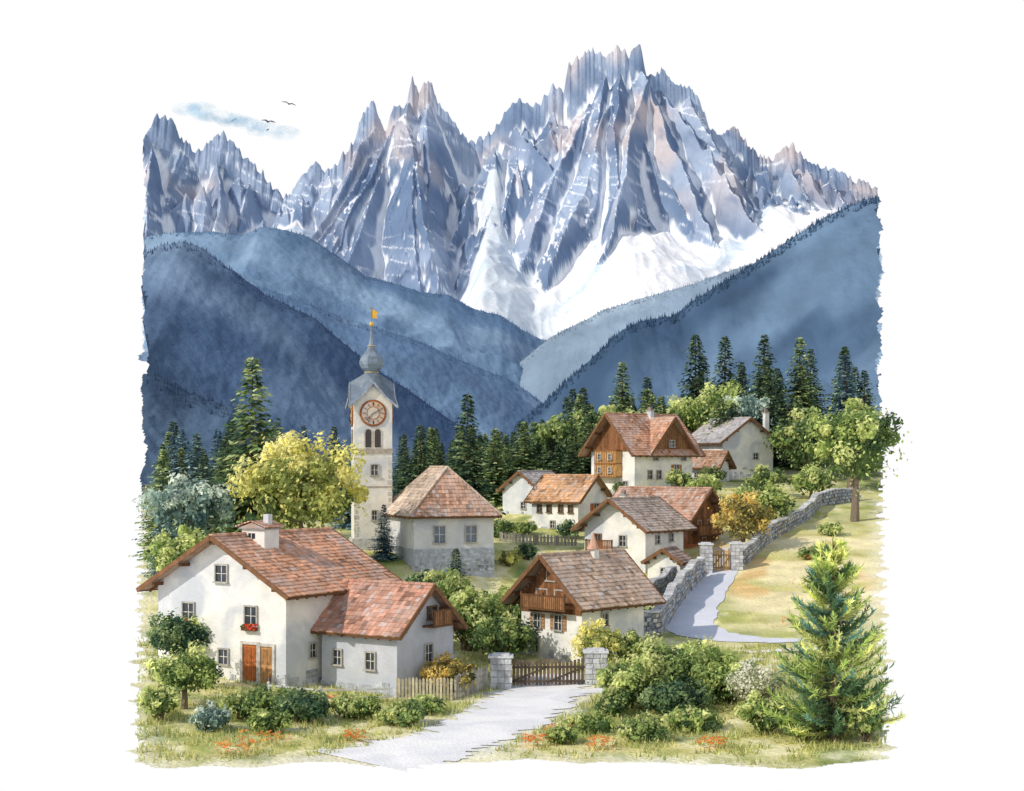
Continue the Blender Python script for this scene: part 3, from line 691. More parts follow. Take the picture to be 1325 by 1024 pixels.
def spruce(x, y, H, kind='dark', wide=1.0, name='spruce_tree', parent=None):
    zb = zg(x, y); E = empty(name, (x, y, zb - .1), random.uniform(0, 6)); k = H / 12
    E.scale = (k * wide, k * wide, k)
    a, b = random.choice(SPR[kind])
    for nm, me in (('needles', a), ('trunk', b)):
        o = bpy.data.objects.new(nm, me); scene.collection.objects.link(o); o.parent = E
    if parent: E.parent = parent
    return E
spruce(-21.0, 125, 15.6, 'green', 1.0); spruce(-4.0, 140, 12.6, 'dark', .95)
spruce(-8.9, 150, 9.5, 'dark', 1.1); spruce(-9.6, 116, 4.3, 'blue', 1.1); spruce(-12.5, 148, 8, 'blue', .9)
spruce(-3.8, 105, 4.6, 'dark', 1.3); spruce(-24.6, 116, 7.8, 'dark', .9); spruce(-27.5, 122, 8.6, 'green', .9); spruce(-25.4, 113, 6.2, 'blue', .9)
for x, y, h, kd in [(14.0, 196, 14.0, 'green'), (22.8, 192, 16.0, 'dark'), (27.0, 196, 15, 'dark'), (31.5, 193, 14.6, 'dark'), (36.5, 196, 13.6, 'green'), (41.5, 192, 11.4, 'blue'), (17.5, 200, 11.5, 'dark'), (25, 202, 13, 'dark'), (39, 202, 12, 'dark')]:
    spruce(x, y, h, kd)
F = empty('conifer_forest')
for i in range(105):
    y = random.uniform(172, 226); px = random.uniform(-.085, .228); x = px * y
    if px < .03: h = random.uniform(5, 8.5)
    else: h = random.uniform(7, 12.5)
    o = spruce(x, y, h, random.choice(['dark', 'dark', 'green', 'blue']), random.uniform(.9, 1.3), 'forest_spruce', F)
for i in range(34):
    y = random.uniform(135, 200); px = random.uniform(-.232, -.10); o = spruce(px * y, y, random.uniform(6, 9.5), random.choice(['dark', 'blue', 'dark', 'green']), random.uniform(.9, 1.2), 'forest_spruce', F)
for i in range(26):
    y = random.uniform(160, 172); px = random.uniform(-.06, .06); spruce(px * y, y, random.uniform(5, 8.5), random.choice(['dark', 'green']), 1.2, 'forest_spruce', F)

broadleaf('maple_tree', -15.0, 110, 10.3, 4.9, 'yellow', 8500, .20, seed=11)
broadleaf('birch_tree', -22.4, 107, 8.4, 3.2, 'blue', 4600, .19, seed=12)
broadleaf('birch_tree', -21.3, 100, 5.6, 2.4, 'green', 3500, .17, seed=13)
broadleaf('fruit_tree', -17.0, 78.6, 4.0, 1.6, 'dark', 3600, .11, seed=14)
broadleaf('hazel_bush', -15.6, 73.5, 3.0, 2.0, 'green', 5000, .10, seed=15, sq=.65)
broadleaf('ash_tree', 30.6, 138, 11.3, 4.3, 'green', 7500, .22, seed=16, sq=1.0)
broadleaf('lime_tree', 24, 178, 10, 4.2, 'green', 3500, .26, seed=17); broadleaf('lime_tree', 18.8, 182, 9, 3.9, 'green', 3000, .26, seed=18)
broadleaf('willow_tree', 26.4, 176, 9.2, 3.6, 'blue', 3500, .26, seed=19); broadleaf('lime_tree', 6.8, 168, 8.8, 3.9, 'mid', 3500, .25, seed=20)
broadleaf('lime_tree', 11.5, 176, 8.6, 3.4, 'mid', 2600, .25, seed=21); broadleaf('oak_tree', 32, 168, 7.5, 4.2, 'mid', 3500, .25, seed=22); broadleaf('oak_tree', 34.5, 158, 7.5, 3.6, 'green', 3500, .25, seed=23)
broadleaf('apple_tree', 18.8, 126, 4.9, 2.7, 'gold', 3800, .15, seed=24); broadleaf('apple_tree', 22.5, 134, 4.2, 2.3, 'green', 2600, .16, seed=25)
broadleaf('shrub', 29, 150, 3.5, 2.2, 'green', 2000, .16, seed=26); broadleaf('shrub', 24.6, 150, 3.2, 2.0, 'mid', 1800, .16, False, seed=27)
for i, (x, y, H, R, p, n, lf, sq) in enumerate([
    (-2.6, 94, 4.0, 2.5, 'green', 4200, .14, .8), (-.6, 91, 3.2, 2.1, 'mid', 3400, .14, .8), (-4.6, 98, 4.2, 2.2, 'mid', 2800, .15, .9), (-.2, 97, 3.6, 2.0, 'green', 2400, .14, .8),
    (-3.3, 80.6, 2.1, 1.55, 'gold', 3400, .10, .7), (4.8, 86.8, 2.9, 1.55, 'yellow', 3200, .11, .9), (6.6, 88, 2.0, 1.2, 'green', 1800, .11, .8),
    (-6.4, 108, 1.9, 1.4, 'dark', 1500, .13, .7), (-2.2, 106, 1.6, 1.2, 'green', 1300, .13, .7), (1.2, 122, 1.3, .9, 'dark', 900, .13, .8),
    (4.9, 134.5, 1.7, 1.3, 'dark', 1100, .14, .8), (1.0, 136, 1.2, 1.4, 'green', 1000, .14, .5), (3.0, 118, 1.5, 1.2, 'mid', 1000, .13, .7), (-.3, 119, 1.4, 1.2, 'yellow', 900, .13, .6),
    (7.8, 76, 3.2, 2.4, 'mid', 7500, .11, .75), (5.6, 75.2, 2.6, 1.7, 'green', 5000, .11, .8), (10.2, 75.5, 2.6, 2.0, 'green', 6000, .11, .75), (7.6, 73.0, 1.6, 1.8, 'dark', 3500, .11, .5), (4.8, 73.2, 1.3, 1.0, 'mid', 1800, .10, .7),
    (11.5, 73, 2.6, 1.6, 'pale', 2200, .08, .9), (9.6, 81, 2.4, 1.6, 'green', 2600, .12, .8),
    (-12.3, 72, 1.4, 1.6, 'mid', 3000, .10, .5), (-9.6, 71.5, 1.5, 1.6, 'dark', 3000, .10, .5), (-7.4, 73, 1.1, 1.4, 'green', 2600, .10, .45), (-13.4, 68.5, 1.3, 1.0, 'blue', 1800, .10, .8),
    (-5.0, 71, 1.0, 1.2, 'mid', 2200, .10, .45), (-4.2, 74.4, .9, 1.0, 'green', 1600, .10, .5), (-10.8, 68.6, 1.0, 1.1, 'green', 1800, .10, .5), (-16.1, 70.5, 1.6, 1.1, 'green', 1600, .10, .7), (-11.0, 74.2, 1.0, 1.5, 'green', 2200, .10, .4),
    (3.4, 69, .9, 1.3, 'green', 1500, .10, .5), (2.1, 66.2, .8, .9, 'green', 1000, .09, .5), (5.6, 67, 1.0, 1.3, 'mid', 1600, .10, .5), (11.0, 67.5, 1.8, 1.2, 'green', 2200, .10, .8), (8.0, 69, 1.0, 1.3, 'green', 1600, .10, .5),
    (14.6, 71, 2.0, 1.6, 'mid', 2200, .11, .8), (13.9, 66.5, 2.4, 1.7, 'dark', 4200, .10, .7), (12.5, 65.8, 1.5, 1.1, 'green', 2000, .10, .7), (14.9, 65.0, 1.6, .9, 'green', 1600, .10, .8),
    (10.6, 152, 1.6, 1.0, 'mid', 700, .15, .8), (20.5, 158, 2.0, 1.6, 'mid', 900, .16, .7), (12.6, 142, 2, 1.5, 'dark', 900, .15, .8),
    (18.2, 146, 3.0, 2.0, 'green', 1500, .16, .8), (16.2, 150, 2.5, 1.4, 'mid', 900, .16, .8), (21.5, 143, 2.2, 1.6, 'green', 1000, .16, .8), (8.4, 101, 1.6, 1.0, 'dark', 800, .13, .8), (-1.2, 133, 1.6, 1.6, 'mid', 900, .15, .6),
    (-17.6, 83, 3.2, 1.6, 'green', 2200, .13, .8), (27, 131, 1.2, 1.2, 'green', 700, .13, .6), (23.5, 122, 1.0, 1.2, 'mid', 700, .13, .5)]):
    broadleaf('shrub', x, y, H, R, p, n, lf, False, sq, seed=100 + i)

def young_pine():
    x, y = 13.6, 65.5; zb = zg(x, y); E = empty('young_pine_tree', (x, y, zb)); r = np.random.RandomState(3)
    V = []; C = []; g = Geo(); H = 8.9
    g.tube([(0, 0, -.3), (.03, 0, H * .5), (0, 0, H * .97)], [.17, .10, .02], (.14, .10, .07))
    lt = np.array((.84, .86, .36)); md = np.array((.50, .62, .20)); dk = np.array((.14, .25, .12)); bl = np.array((.22, .40, .32))
    for i in range(250):
        t = r.uniform(0, 1) ** 1.05; z0 = H * (.04 + .88 * t); L = (2.55 * (1 - t) ** .72 + .3) * r.uniform(.7, 1.1); a = r.uniform(0, 2 * np.pi)
        el = r.uniform(.1, .5) + .35 * t
        pts = []
        for s in np.linspace(0, 1, 9):
            pts.append(np.array([np.cos(a) * L * s, np.sin(a) * L * s, z0 - .25 * L * s + (.2 + math.sin(el)) * L * s * s]))
        if i % 2 == 0: g.tube([tuple(pts[0]), tuple(pts[4]), tuple(pts[8])], [.04, .025, .008], (.16, .11, .07), 4)
        base = [lt, md, dk, bl][r.choice(4, p=[.32, .38, .20, .10])]
        if t < .3 and r.rand() < .5: base = dk
        for j in range(1, 9):
            p = pts[j]; d = pts[j] - pts[j - 1]; d /= np.linalg.norm(d)
            for k in range(12):
                q = p + (pts[j - 1] - p) * r.rand(); e = d * r.uniform(.5, 1.1) + r.normal(size=3) * .5 + np.array([0, 0, .3]); e /= np.linalg.norm(e)
                ln = r.uniform(.18, .42); sd = np.cross(e, r.normal(size=3)); sd /= np.linalg.norm(sd); w = .04
                V += [q - sd * w * .5, q + sd * w * .5, q + e * ln * .6 + sd * w, q + e * ln]; C += [base * r.uniform(.6, 1.3) * (.62 + .08 * j)] * 4
    V = np.array(V); mkobj('needles', V, np.arange(len(V)).reshape(-1, 4), np.array(C), M_LEAF, E); g.obj('trunk_and_branches', M_BARK, E)
young_pine()

def grass():
    n = 60000; Y = rs.uniform(59.3, 93, n); X = rs.uniform(-.242, .242, n) * Y
    cl = fbm(X * .6, Y * .6, 3, 77)
    road = np.abs(X - np.interp(Y, YK, XK)) < np.interp(Y, YK, WK) + .4
    front = front_edge(X)
    ok = (cl > -.02) & ~road & (Y > front + .1) & (rs.rand(n) < sst(-.5, 3.5, Y - front)); X = X[ok]; Y = Y[ok]; cl = cl[ok]; n = len(X)
    Z = zg_arr(X, Y) - .02; h = rs.uniform(.08, .30, n) * (1 + cl); a = rs.uniform(0, 6.28, n); w = .04
    dx = np.cos(a) * w; dy = np.sin(a) * w; lx = rs.normal(0, .10, n); ly = rs.normal(0, .08, n)
    P = np.stack([X, Y, Z], 1)
    V = np.stack([P + np.stack([-dx, -dy, 0 * dx], 1), P + np.stack([dx, dy, 0 * dx], 1), P + np.stack([lx, ly, h], 1)], 1).reshape(-1, 3)
    c = mixc((.34, .44, .13), (.92, .85, .40), rs.rand(n)) * rs.uniform(.65, 1.15, n)[:, None]
    mkobj('grass', V, np.arange(n * 3).reshape(-1, 3), np.repeat(c, 3, axis=0), M_LEAF)
grass()
def flowers(name, spots, col, n=60):
    V = []; C = []
    for x, y, r_ in spots:
        for i in range(n):
            a = random.uniform(0, 6.28); q = r_ * math.sqrt(random.random()); px = x + math.cos(a) * q * 1.3; py = y + math.sin(a) * q
            z = zg(px, py) + random.uniform(.15, .5); s = random.uniform(.05, .10); t = random.uniform(.7, 1.25)
            for k in range(4):
                b = k * 1.57 + a; V += [(px, py, z), (px + s * math.cos(b - .6), py + s * math.sin(b - .6), z + .03), (px + s * 1.4 * math.cos(b), py + s * 1.4 * math.sin(b), z + .06), (px + s * math.cos(b + .6), py + s * math.sin(b + .6), z + .03)]
                C += [[c * t for c in col]] * 4
    V = np.array(V); mkobj(name, V, np.arange(len(V)).reshape(-1, 4), np.array(C), M_LEAF)
flowers('poppies', [(-10.6, 66, 1.0), (-11.4, 63.5, .7), (-8.6, 76.2, .8), (2.0, 68, .5), (1.0, 65.5, .4), (8.4, 64.6, .5), (10.6, 75.8, .9), (-6.8, 66.6, .4), (22, 112, 1.6), (18.6, 100, .9), (24, 121, 1.0), (3.7, 64.8, .5)], (.95, .36, .10), 45)

# ------------------------------------------------------------------ mountains
def profile(tab, k):
    t = np.array(tab, float); return t[:, 0] * k, 12 + t[:, 1] * k
CREST = [(-520, 330), (-482, 358), (-474, 415), (-458, 449), (-441, 447), (-428, 420), (-407, 404), (-394, 416), (-375, 430), (-352, 404), (-338, 390), (-322, 378), (-312, 360), (-297, 345), (-282, 352), (-267, 374), (-254, 388), (-242, 374), (-228, 384),
 (-222, 396), (-207, 414), (-192, 455), (-180, 471), (-170, 440), (-164, 430), (-152, 466), (-138, 458), (-130, 502), (-121, 480), (-116, 492), (-106, 497), (-97, 470), (-82, 452), (-67, 432), (-52, 418), (-37, 426), (-22, 436), (-7, 456), (8, 471), (22, 460), (38, 468),
 (53, 489), (66, 480), (73, 516), (90, 528), (106, 535), (122, 522), (138, 541), (150, 528), (166, 540), (174, 500), (183, 502), (195, 510), (208, 490), (228, 485), (243, 470), (253, 440), (268, 420), (288, 434), (298, 424), (318, 400), (338, 395), (365, 417), (383, 390), (413, 380), (448, 365), (470, 354), (520, 340)]
APR = [(-520, 270), (-420, 280), (-320, 300), (-282, 312), (-240, 290), (-192, 264), (-150, 250), (-102, 236), (-60, 262), (-35, 320), (-10, 300), (25, 268), (60, 280), (98, 308), (138, 334), (188, 322), (220, 310), (258, 305), (298, 322), (338, 336), (398, 335), (480, 325), (520, 325)]
def box_blur(A, r):
    for ax in (0, 1):
        P = np.pad(A, [(r + 1, r) if i == ax else (0, 0) for i in range(2)], mode='edge'); c = np.cumsum(P, axis=ax)
        A = (np.take(c, range(2 * r + 1, c.shape[ax]), axis=ax) - np.take(c, range(0, c.shape[ax] - 2 * r - 1), axis=ax)) / (2 * r + 1)
    return A
def mountains():
    r = np.random.RandomState(12)
    nx = 900; d = np.concatenate([np.linspace(-24, -1, 10), np.linspace(0, 92, 200), np.linspace(93, 240, 100)])
    x = np.linspace(-204, 204, nx); D, X = np.meshgrid(d, x, indexing='ij')
    cx, cz = profile(CREST, .4); ax, az0 = profile(APR, .365)
    crest = np.interp(x, cx, cz)
    ker = np.exp(-np.linspace(-2.2, 2.2, 41) ** 2); ker /= ker.sum()
    az = np.convolve(np.pad(np.interp(x, ax, az0), 20, mode='edge'), ker, 'valid')
    soft = np.convolve(np.pad(crest, 20, mode='edge'), ker, 'valid')
    Hh = np.clip(soft - az, 12, None)
    Dp = np.clip(D, 0, None); T = Dp / 66
    wx = X + 3.5 * fbm(X * .03, D * .03, 2, 3) + .7 * fbm(X * .2, D * .12, 2, 4)
    wd = D + 4 * fbm(X * .04, D * .04, 2, 5)
    f = sst(0, 25, Dp)
    ct = np.interp(wx, x, crest) * (1 - f) + np.interp(X, x, soft) * f
    ct = np.where(Dp < 1, np.broadcast_to(crest, ct.shape), ct)
    z = ct - Hh[None] * 1.15 * T ** .85 - sst(0, 12, Dp) * Hh[None] * .20
    ids = np.zeros(z.shape, int) - 1
    pk = []
    for i in range(1, len(CREST) - 1):
        if CREST[i][1] > CREST[i - 1][1] and CREST[i][1] > CREST[i + 1][1]:
            for q in (1, 2): pk.append((cx[i] + r.uniform(-2, 2) * q, 1 + q * 8 + r.uniform(-2, 2), cz[i] - q * r.uniform(8, 14), r.uniform(1.7, 2.8), r.uniform(.9, 1.4)))
    for i in range(150):
        xi = r.uniform(-200, 200); t = r.uniform(.08, .9); h0 = np.interp(xi, x, Hh); c0 = np.interp(xi, x, soft)
        pk.append((xi, t * 66, min(c0 - 4, c0 - h0 * 1.15 * t ** .85 + r.uniform(0, 22) * h0 / 100), r.uniform(1.2, 2.4), r.uniform(.9, 1.9)))
    for i, (xi, di, hi, a, b) in enumerate(pk):
        k = r.uniform(-.5, .5); v = wd - di; u = wx - xi + k * v
        a2 = np.where(u < 0, a * r.uniform(.75, 1.1), a * r.uniform(.9, 1.4))
        zp = hi - a2 * np.abs(u) - np.where(v < 0, .9, b) * np.abs(v)
        m = zp > z; z = np.where(m, zp, z); ids = np.where(m, i * 2 + (u > 0), ids)
    r2 = ridged(wx * .08 + D * .03, D * .05 + z * .02, 2, 42); r3 = ridged(wx * .22 + z * .06, z * .05, 2, 63)
    s0 = sst(0, 6, Dp); z = z - s0 * ((1 - r2) * 4.5 + (1 - r3) * 1.0)
    z -= np.clip(-D, 0, None) * 2.2
    jag = ridged(x * .24, x * 0, 2, 7) * 4 - 2.2
    z += jag[None] * (1 - sst(0, 8, np.abs(D)))
    sl = np.where(Dp < 66, (66 - Dp) * .30, -(Dp - 66) * .36)
    apz = az[None] + sl - 6 * (1 - ridged(X * .020 + D * .006, D * .006, 2, 55)) - 1.6 * (1 - ridged(X * .08, D * .02, 2, 56))
    apz = apz + np.exp(-((X + 8) / 9) ** 2) * np.clip(66 - Dp, 0, 56) * .6
    apz = np.where(D < 4, -50, apz)
    rockm = z - apz
    Z = np.maximum(z, apz)
    Y = 800 - D + 14 * fbm(X * .012, D * 0, 2, 13)
    gx = np.gradient(Z, axis=1) / np.gradient(X, axis=1); gd = np.gradient(Z, axis=0) / np.gradient(D, axis=0)
    nz = 1 / np.sqrt(1 + gx ** 2 + gd ** 2)
    cur = box_blur(Z, 6) - Z; cur2 = box_blur(Z, 16) - Z
    n1 = fbm(X * .035, Z * .025, 3, 70); n2 = fbm(X * .13 + Z * .09, Z * .06, 3, 71)
    tone = r.uniform(-.4, .4, ids.max() + 2)[ids + 1]
    rock = mixc((.145, .215, .345), (.37, .455, .60), sst(-.45, .5, n1 + tone + .2 * n2))
    warm = sst(.0, .4, fbm(X * .03 + 5, Z * .025, 2, 72) + tone * .6) * sst(100, 170, Z) * .65
    rock = mixc(rock, (.68, .57, .53), warm)
    rock = mixc(rock, (.11, .17, .30), sst(.12, .4, fbm(X * .10 + Z * .05, Z * .05, 3, 73)) * .55)
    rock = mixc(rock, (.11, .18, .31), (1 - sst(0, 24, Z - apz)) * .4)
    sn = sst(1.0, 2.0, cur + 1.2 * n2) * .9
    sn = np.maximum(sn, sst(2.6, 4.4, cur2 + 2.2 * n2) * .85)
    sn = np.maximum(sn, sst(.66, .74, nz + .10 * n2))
    # wind-laid diagonal ledges of snow
    led = pn(X * .05 + Z * .11, Z * .03 - X * .015, 88)
    sn = np.maximum(sn, (np.abs(led) < .035) * .75 * sst(-.1, .2, n1))
    sn = sn * sst(0, 3, Dp)
    col = mixc(rock, (.88, .91, .95), sn)
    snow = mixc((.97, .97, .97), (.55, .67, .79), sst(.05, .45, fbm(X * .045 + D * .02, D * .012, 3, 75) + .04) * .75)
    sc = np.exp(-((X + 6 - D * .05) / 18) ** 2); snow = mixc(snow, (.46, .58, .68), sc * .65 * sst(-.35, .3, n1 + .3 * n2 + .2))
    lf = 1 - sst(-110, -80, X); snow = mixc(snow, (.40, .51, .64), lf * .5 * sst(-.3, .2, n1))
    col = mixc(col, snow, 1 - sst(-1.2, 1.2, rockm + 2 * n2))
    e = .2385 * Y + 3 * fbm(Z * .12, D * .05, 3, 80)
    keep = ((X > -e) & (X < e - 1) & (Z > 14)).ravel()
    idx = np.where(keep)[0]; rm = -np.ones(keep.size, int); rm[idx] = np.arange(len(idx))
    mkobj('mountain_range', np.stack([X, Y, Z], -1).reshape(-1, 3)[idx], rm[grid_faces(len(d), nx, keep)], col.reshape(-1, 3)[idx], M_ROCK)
mountains()

def hill(name, Y0, tab, slope, depth, top, bot, mist, seed, nx=320, nd=90, tree=1.0, gully=6, ntree=700):
    k = Y0 / 2000; cx, cz = profile(tab, k); x = np.linspace(cx[0], cx[-1], nx); d = np.concatenate([[-18, -10, -4], np.linspace(0, depth, nd)])
    D, X = np.meshgrid(d, x, indexing='ij'); crest = np.interp(x, cx, cz) + 1.5 * fbm(x * .03 * 400 / Y0, x * 0, 3, seed)
    Dp = np.clip(D, 0, None)
    Z = np.interp(X, x, crest) - slope * Dp - 1.2 * np.clip(-D, 0, None) - sst(5, 50, Dp) * gully * (1 - ridged(X * .02 + D * .01, D * .012, 3, seed + 1))
    Z += .5 * fbm(X * .4, D * .4, 2, seed + 2)
    Y = Y0 - D
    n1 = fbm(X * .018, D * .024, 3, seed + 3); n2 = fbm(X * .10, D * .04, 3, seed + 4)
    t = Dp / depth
    col = mixc(top, bot, sst(.0, .8, t)); col = mixc(col, mist, sst(-.12, .4, n1 + .2 * n2) * .75); col = col * (1 + .25 * n2[..., None])  # haze painted into the vertex colour, down the slope and in misty patches
    e = .2385 * Y + 2.2 * fbm(Z * .11, D * .08, 3, seed + 5) * Y0 / 400
    keep = ((np.abs(X) < e) & (Z > 5.5)).ravel(); idx = np.where(keep)[0]; rm = -np.ones(keep.size, int); rm[idx] = np.arange(len(idx))
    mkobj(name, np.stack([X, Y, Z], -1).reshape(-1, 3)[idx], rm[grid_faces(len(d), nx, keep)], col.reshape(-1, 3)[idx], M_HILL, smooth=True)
    V = []; Fc = []; C = []; r = np.random.RandomState(seed)
    for i in range(ntree):
        xx = r.uniform(x[0], x[-1]); dd = r.uniform(-1.5, 5)
        if abs(xx) > .2385 * (Y0 - dd) - .5: continue
        zz = np.interp(xx, x, crest) - slope * max(dd, 0)
        if zz < 10: continue
        h = tree * r.uniform(.35, 1.1) * Y0 / 400 * 1.7; w = h * .26; n = len(V)
        for q in range(5): V.append((xx + w * math.cos(q * 1.257), Y0 - dd + w * math.sin(q * 1.257), zz - .5))
        V.append((xx, Y0 - dd, zz + h))
        Fc += [(n + q, n + (q + 1) % 5, n + 5) for q in range(5)]
        C += [np.array(top) * r.uniform(.8, 1.05)] * 6
    mkobj(name + '_woods', V, Fc, np.array(C), M_HILL)
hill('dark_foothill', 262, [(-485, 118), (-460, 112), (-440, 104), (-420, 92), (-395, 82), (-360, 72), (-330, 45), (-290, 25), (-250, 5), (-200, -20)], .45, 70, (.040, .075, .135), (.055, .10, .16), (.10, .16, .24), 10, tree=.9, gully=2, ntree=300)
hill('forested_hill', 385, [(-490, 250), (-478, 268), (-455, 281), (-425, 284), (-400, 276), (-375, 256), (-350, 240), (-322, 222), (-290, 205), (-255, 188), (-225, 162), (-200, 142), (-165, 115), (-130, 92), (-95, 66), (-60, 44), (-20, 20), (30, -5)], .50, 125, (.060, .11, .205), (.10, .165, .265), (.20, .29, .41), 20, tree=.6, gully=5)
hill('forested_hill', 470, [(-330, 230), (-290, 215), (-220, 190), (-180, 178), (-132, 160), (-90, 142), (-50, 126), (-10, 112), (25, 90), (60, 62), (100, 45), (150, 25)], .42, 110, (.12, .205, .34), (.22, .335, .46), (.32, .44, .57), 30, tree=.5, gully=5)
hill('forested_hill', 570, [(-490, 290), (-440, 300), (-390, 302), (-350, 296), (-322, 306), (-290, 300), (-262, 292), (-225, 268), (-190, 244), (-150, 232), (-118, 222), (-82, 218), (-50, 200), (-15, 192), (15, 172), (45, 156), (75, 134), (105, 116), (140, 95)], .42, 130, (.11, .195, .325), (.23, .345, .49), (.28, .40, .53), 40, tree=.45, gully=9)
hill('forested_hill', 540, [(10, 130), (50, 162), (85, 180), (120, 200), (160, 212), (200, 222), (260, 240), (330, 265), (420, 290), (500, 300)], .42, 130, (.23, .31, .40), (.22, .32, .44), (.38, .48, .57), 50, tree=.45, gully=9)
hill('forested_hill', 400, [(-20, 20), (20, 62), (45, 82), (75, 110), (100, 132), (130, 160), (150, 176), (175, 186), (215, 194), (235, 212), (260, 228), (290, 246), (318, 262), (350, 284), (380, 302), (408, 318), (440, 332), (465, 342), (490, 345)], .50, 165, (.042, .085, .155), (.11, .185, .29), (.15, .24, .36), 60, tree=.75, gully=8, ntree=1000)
ys = np.linspace(255, 700, 60); U = np.linspace(-.225, .225, 60); Yv, Uv = np.meshgrid(ys, U, indexing='ij')
Zv = 7.5 + (Yv - 255) * .03 + 2 * fbm(Yv * .02, Uv * 9, 2, 3)
mkobj('valley_floor', np.stack([Uv * Yv, Yv, Zv], -1).reshape(-1, 3), grid_faces(60, 60), np.tile((.16, .25, .34), (3600, 1)), M_HILL, smooth=True)

# ------------------------------------------------------------------ cloud and birds
def cloud():
    m = bpy.data.materials.new('cloud_vapour'); m.use_nodes = True; nt = m.node_tree; N = nt.nodes; L = nt.links; N.clear()
    out = N.new('ShaderNodeOutputMaterial'); tr = N.new('ShaderNodeBsdfTransparent'); df = N.new('ShaderNodeBsdfDiffuse'); df.inputs[0].default_value = (.55, .76, .90, 1)
    tl = N.new('ShaderNodeBsdfTranslucent'); tl.inputs[0].default_value = (.62, .84, .97, 1); dm = N.new('ShaderNodeMixShader'); dm.inputs[0].default_value = .5
    L.new(df.outputs[0], dm.inputs[1]); L.new(tl.outputs[0], dm.inputs[2])
    tc = N.new('ShaderNodeTexCoord'); nz = N.new('ShaderNodeTexNoise'); nz.inputs['Scale'].default_value = .16; nz.inputs['Detail'].default_value = 5; L.new(tc.outputs['Object'], nz.inputs[0])
    lw = N.new('ShaderNodeLayerWeight'); lw.inputs[0].default_value = .5
    mr = N.new('ShaderNodeMapRange'); mr.inputs[1].default_value = .38; mr.inputs[2].default_value = .56; L.new(nz.outputs[0], mr.inputs[0])
    iv = N.new('ShaderNodeMath'); iv.operation = 'SUBTRACT'; iv.inputs[0].default_value = 1; L.new(lw.outputs['Facing'], iv.inputs[1])
    mu = N.new('ShaderNodeMath'); mu.operation = 'MULTIPLY'; L.new(mr.outputs[0], mu.inputs[0]); L.new(iv.outputs[0], mu.inputs[1])
    m3 = N.new('ShaderNodeMath'); m3.operation = 'MULTIPLY'; m3.inputs[1].default_value = .30; L.new(mu.outputs[0], m3.inputs[0])
    ms = N.new('ShaderNodeMixShader'); L.new(m3.outputs[0], ms.inputs[0]); L.new(tr.outputs[0], ms.inputs[1]); L.new(dm.outputs[0], ms.inputs[2]); L.new(ms.outputs[0], out.inputs[0])
    E = Geo(); r = random.Random(5)
    for i in range(15):
        cx = -21 + i * 3 + r.uniform(-2, 2); cz = r.uniform(-2, 2) - cx * .14 + (2 if cx < 0 else -1); s = r.uniform(3, 5.5)
        M = Matrix.Diagonal((1.4, .8, .6)); prof = [(math.sin(t) * s, -math.cos(t) * s) for t in np.linspace(.05, math.pi - .05, 9)]
        E.lathe(prof, (cx, r.uniform(-4, 4), cz), (.7, .85, .95), 16, M)
    o = E.obj('cloud', m, smooth=True); o.location = (-119, 660, 12 + 443 * .33)
    o.visible_shadow = True
cloud()
def bird(x, y, z, s, rz, tilt):
    g = Geo(); c = (.04, .05, .08)
    g.tube([(0, -.55 * s, 0), (0, -.3 * s, .02), (0, 0, .03), (0, .3 * s, .0), (0, .5 * s, 0)], [.02, .10 * s, .13 * s, .08 * s, .02], c, 7)
    for sg in (-1, 1):
        pts = [(.05, -.25, .05), (.05, .25, .05), (.6, .2, .36), (.6, -.26, .36), (1.5, .26, .10), (1.5, .12, .10)]
        v = [(sg * a * s, b * s, q * s) for a, b, q in pts]; v2 = [(a, b, q - .07 * s) for a, b, q in v]
        g.add(v + v2, [(0, 1, 2, 3), (3, 2, 4, 5), (9, 8, 7, 6), (11, 10, 8, 9), (0, 3, 9, 6), (1, 7, 8, 2), (3, 5, 11, 9), (2, 8, 10, 4)], c)
    g.add([(-.12 * s, .7 * s, 0), (.12 * s, .7 * s, 0), (.04 * s, .4 * s, .02), (-.04 * s, .4 * s, .02)], [(0, 1, 2, 3)], c)
    o = g.obj('bird', M_WOOD); o.location = (x, y, z); o.rotation_euler = (tilt, .2, rz)
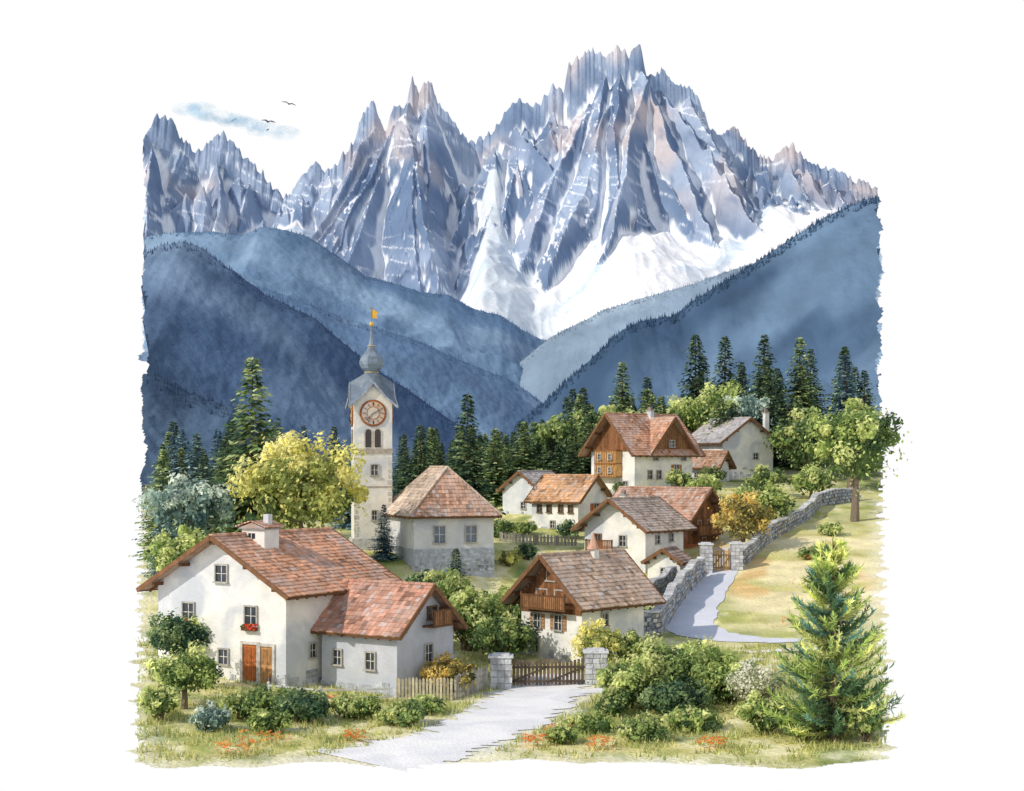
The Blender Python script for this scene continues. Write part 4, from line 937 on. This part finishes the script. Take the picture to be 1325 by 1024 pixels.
bird(-43.3, 300, 12 + 465 * .15, .9, .3, .6); bird(-47.3, 300, 12 + 442 * .15, .95, -.2, .6)

# ------------------------------------------------------------------ light
sunv = Vector((-.74, -.44, .60)).normalized()
el = math.asin(sunv.z); az = math.atan2(sunv.x, sunv.y)
w = bpy.data.worlds.new('World'); scene.world = w; w.use_nodes = True; nt = w.node_tree; N = nt.nodes; L = nt.links; N.clear()
out = N.new('ShaderNodeOutputWorld'); bg = N.new('ShaderNodeBackground'); sky = N.new('ShaderNodeTexSky'); sky.sky_type = 'NISHITA'; sky.sun_disc = False
sky.sun_elevation = el; sky.sun_rotation = az % (2 * math.pi)
sc = N.new('ShaderNodeVectorMath'); sc.operation = 'SCALE'; sc.inputs['Scale'].default_value = .15; L.new(sky.outputs[0], sc.inputs[0])
tc = N.new('ShaderNodeTexCoord'); sp = N.new('ShaderNodeSeparateXYZ'); L.new(tc.outputs['Generated'], sp.inputs[0])
mr = N.new('ShaderNodeMapRange'); mr.inputs[1].default_value = .40; mr.inputs[2].default_value = .68; L.new(sp.outputs['Z'], mr.inputs[0])
mx = N.new('ShaderNodeMix'); mx.data_type = 'RGBA'; L.new(mr.outputs[0], mx.inputs[0]); mx.inputs[6].default_value = (1.0, 1.0, 1.0, 1); L.new(sc.outputs[0], mx.inputs[7])
L.new(mx.outputs[2], bg.inputs[0]); bg.inputs[1].default_value = 1.0; L.new(bg.outputs[0], out.inputs[0])
s = bpy.data.lights.new('sun', 'SUN'); s.energy = 2.9; s.angle = math.radians(.5); s.color = (1, .92, .80)
so = bpy.data.objects.new('sun', s); scene.collection.objects.link(so); so.rotation_euler = sunv.to_track_quat('Z', 'Y').to_euler(); so.location = (-50, -30, 80)

cam = bpy.data.cameras.new('camera'); co = bpy.data.objects.new('camera', cam); scene.collection.objects.link(co)
co.location = (0, 0, 12); co.rotation_euler = (math.pi / 2, 0, 0); cam.sensor_width = 36; cam.lens = 54.34; cam.shift_y = 88 / 1325
cam.clip_end = 3000; cam.clip_start = .5; scene.camera = co
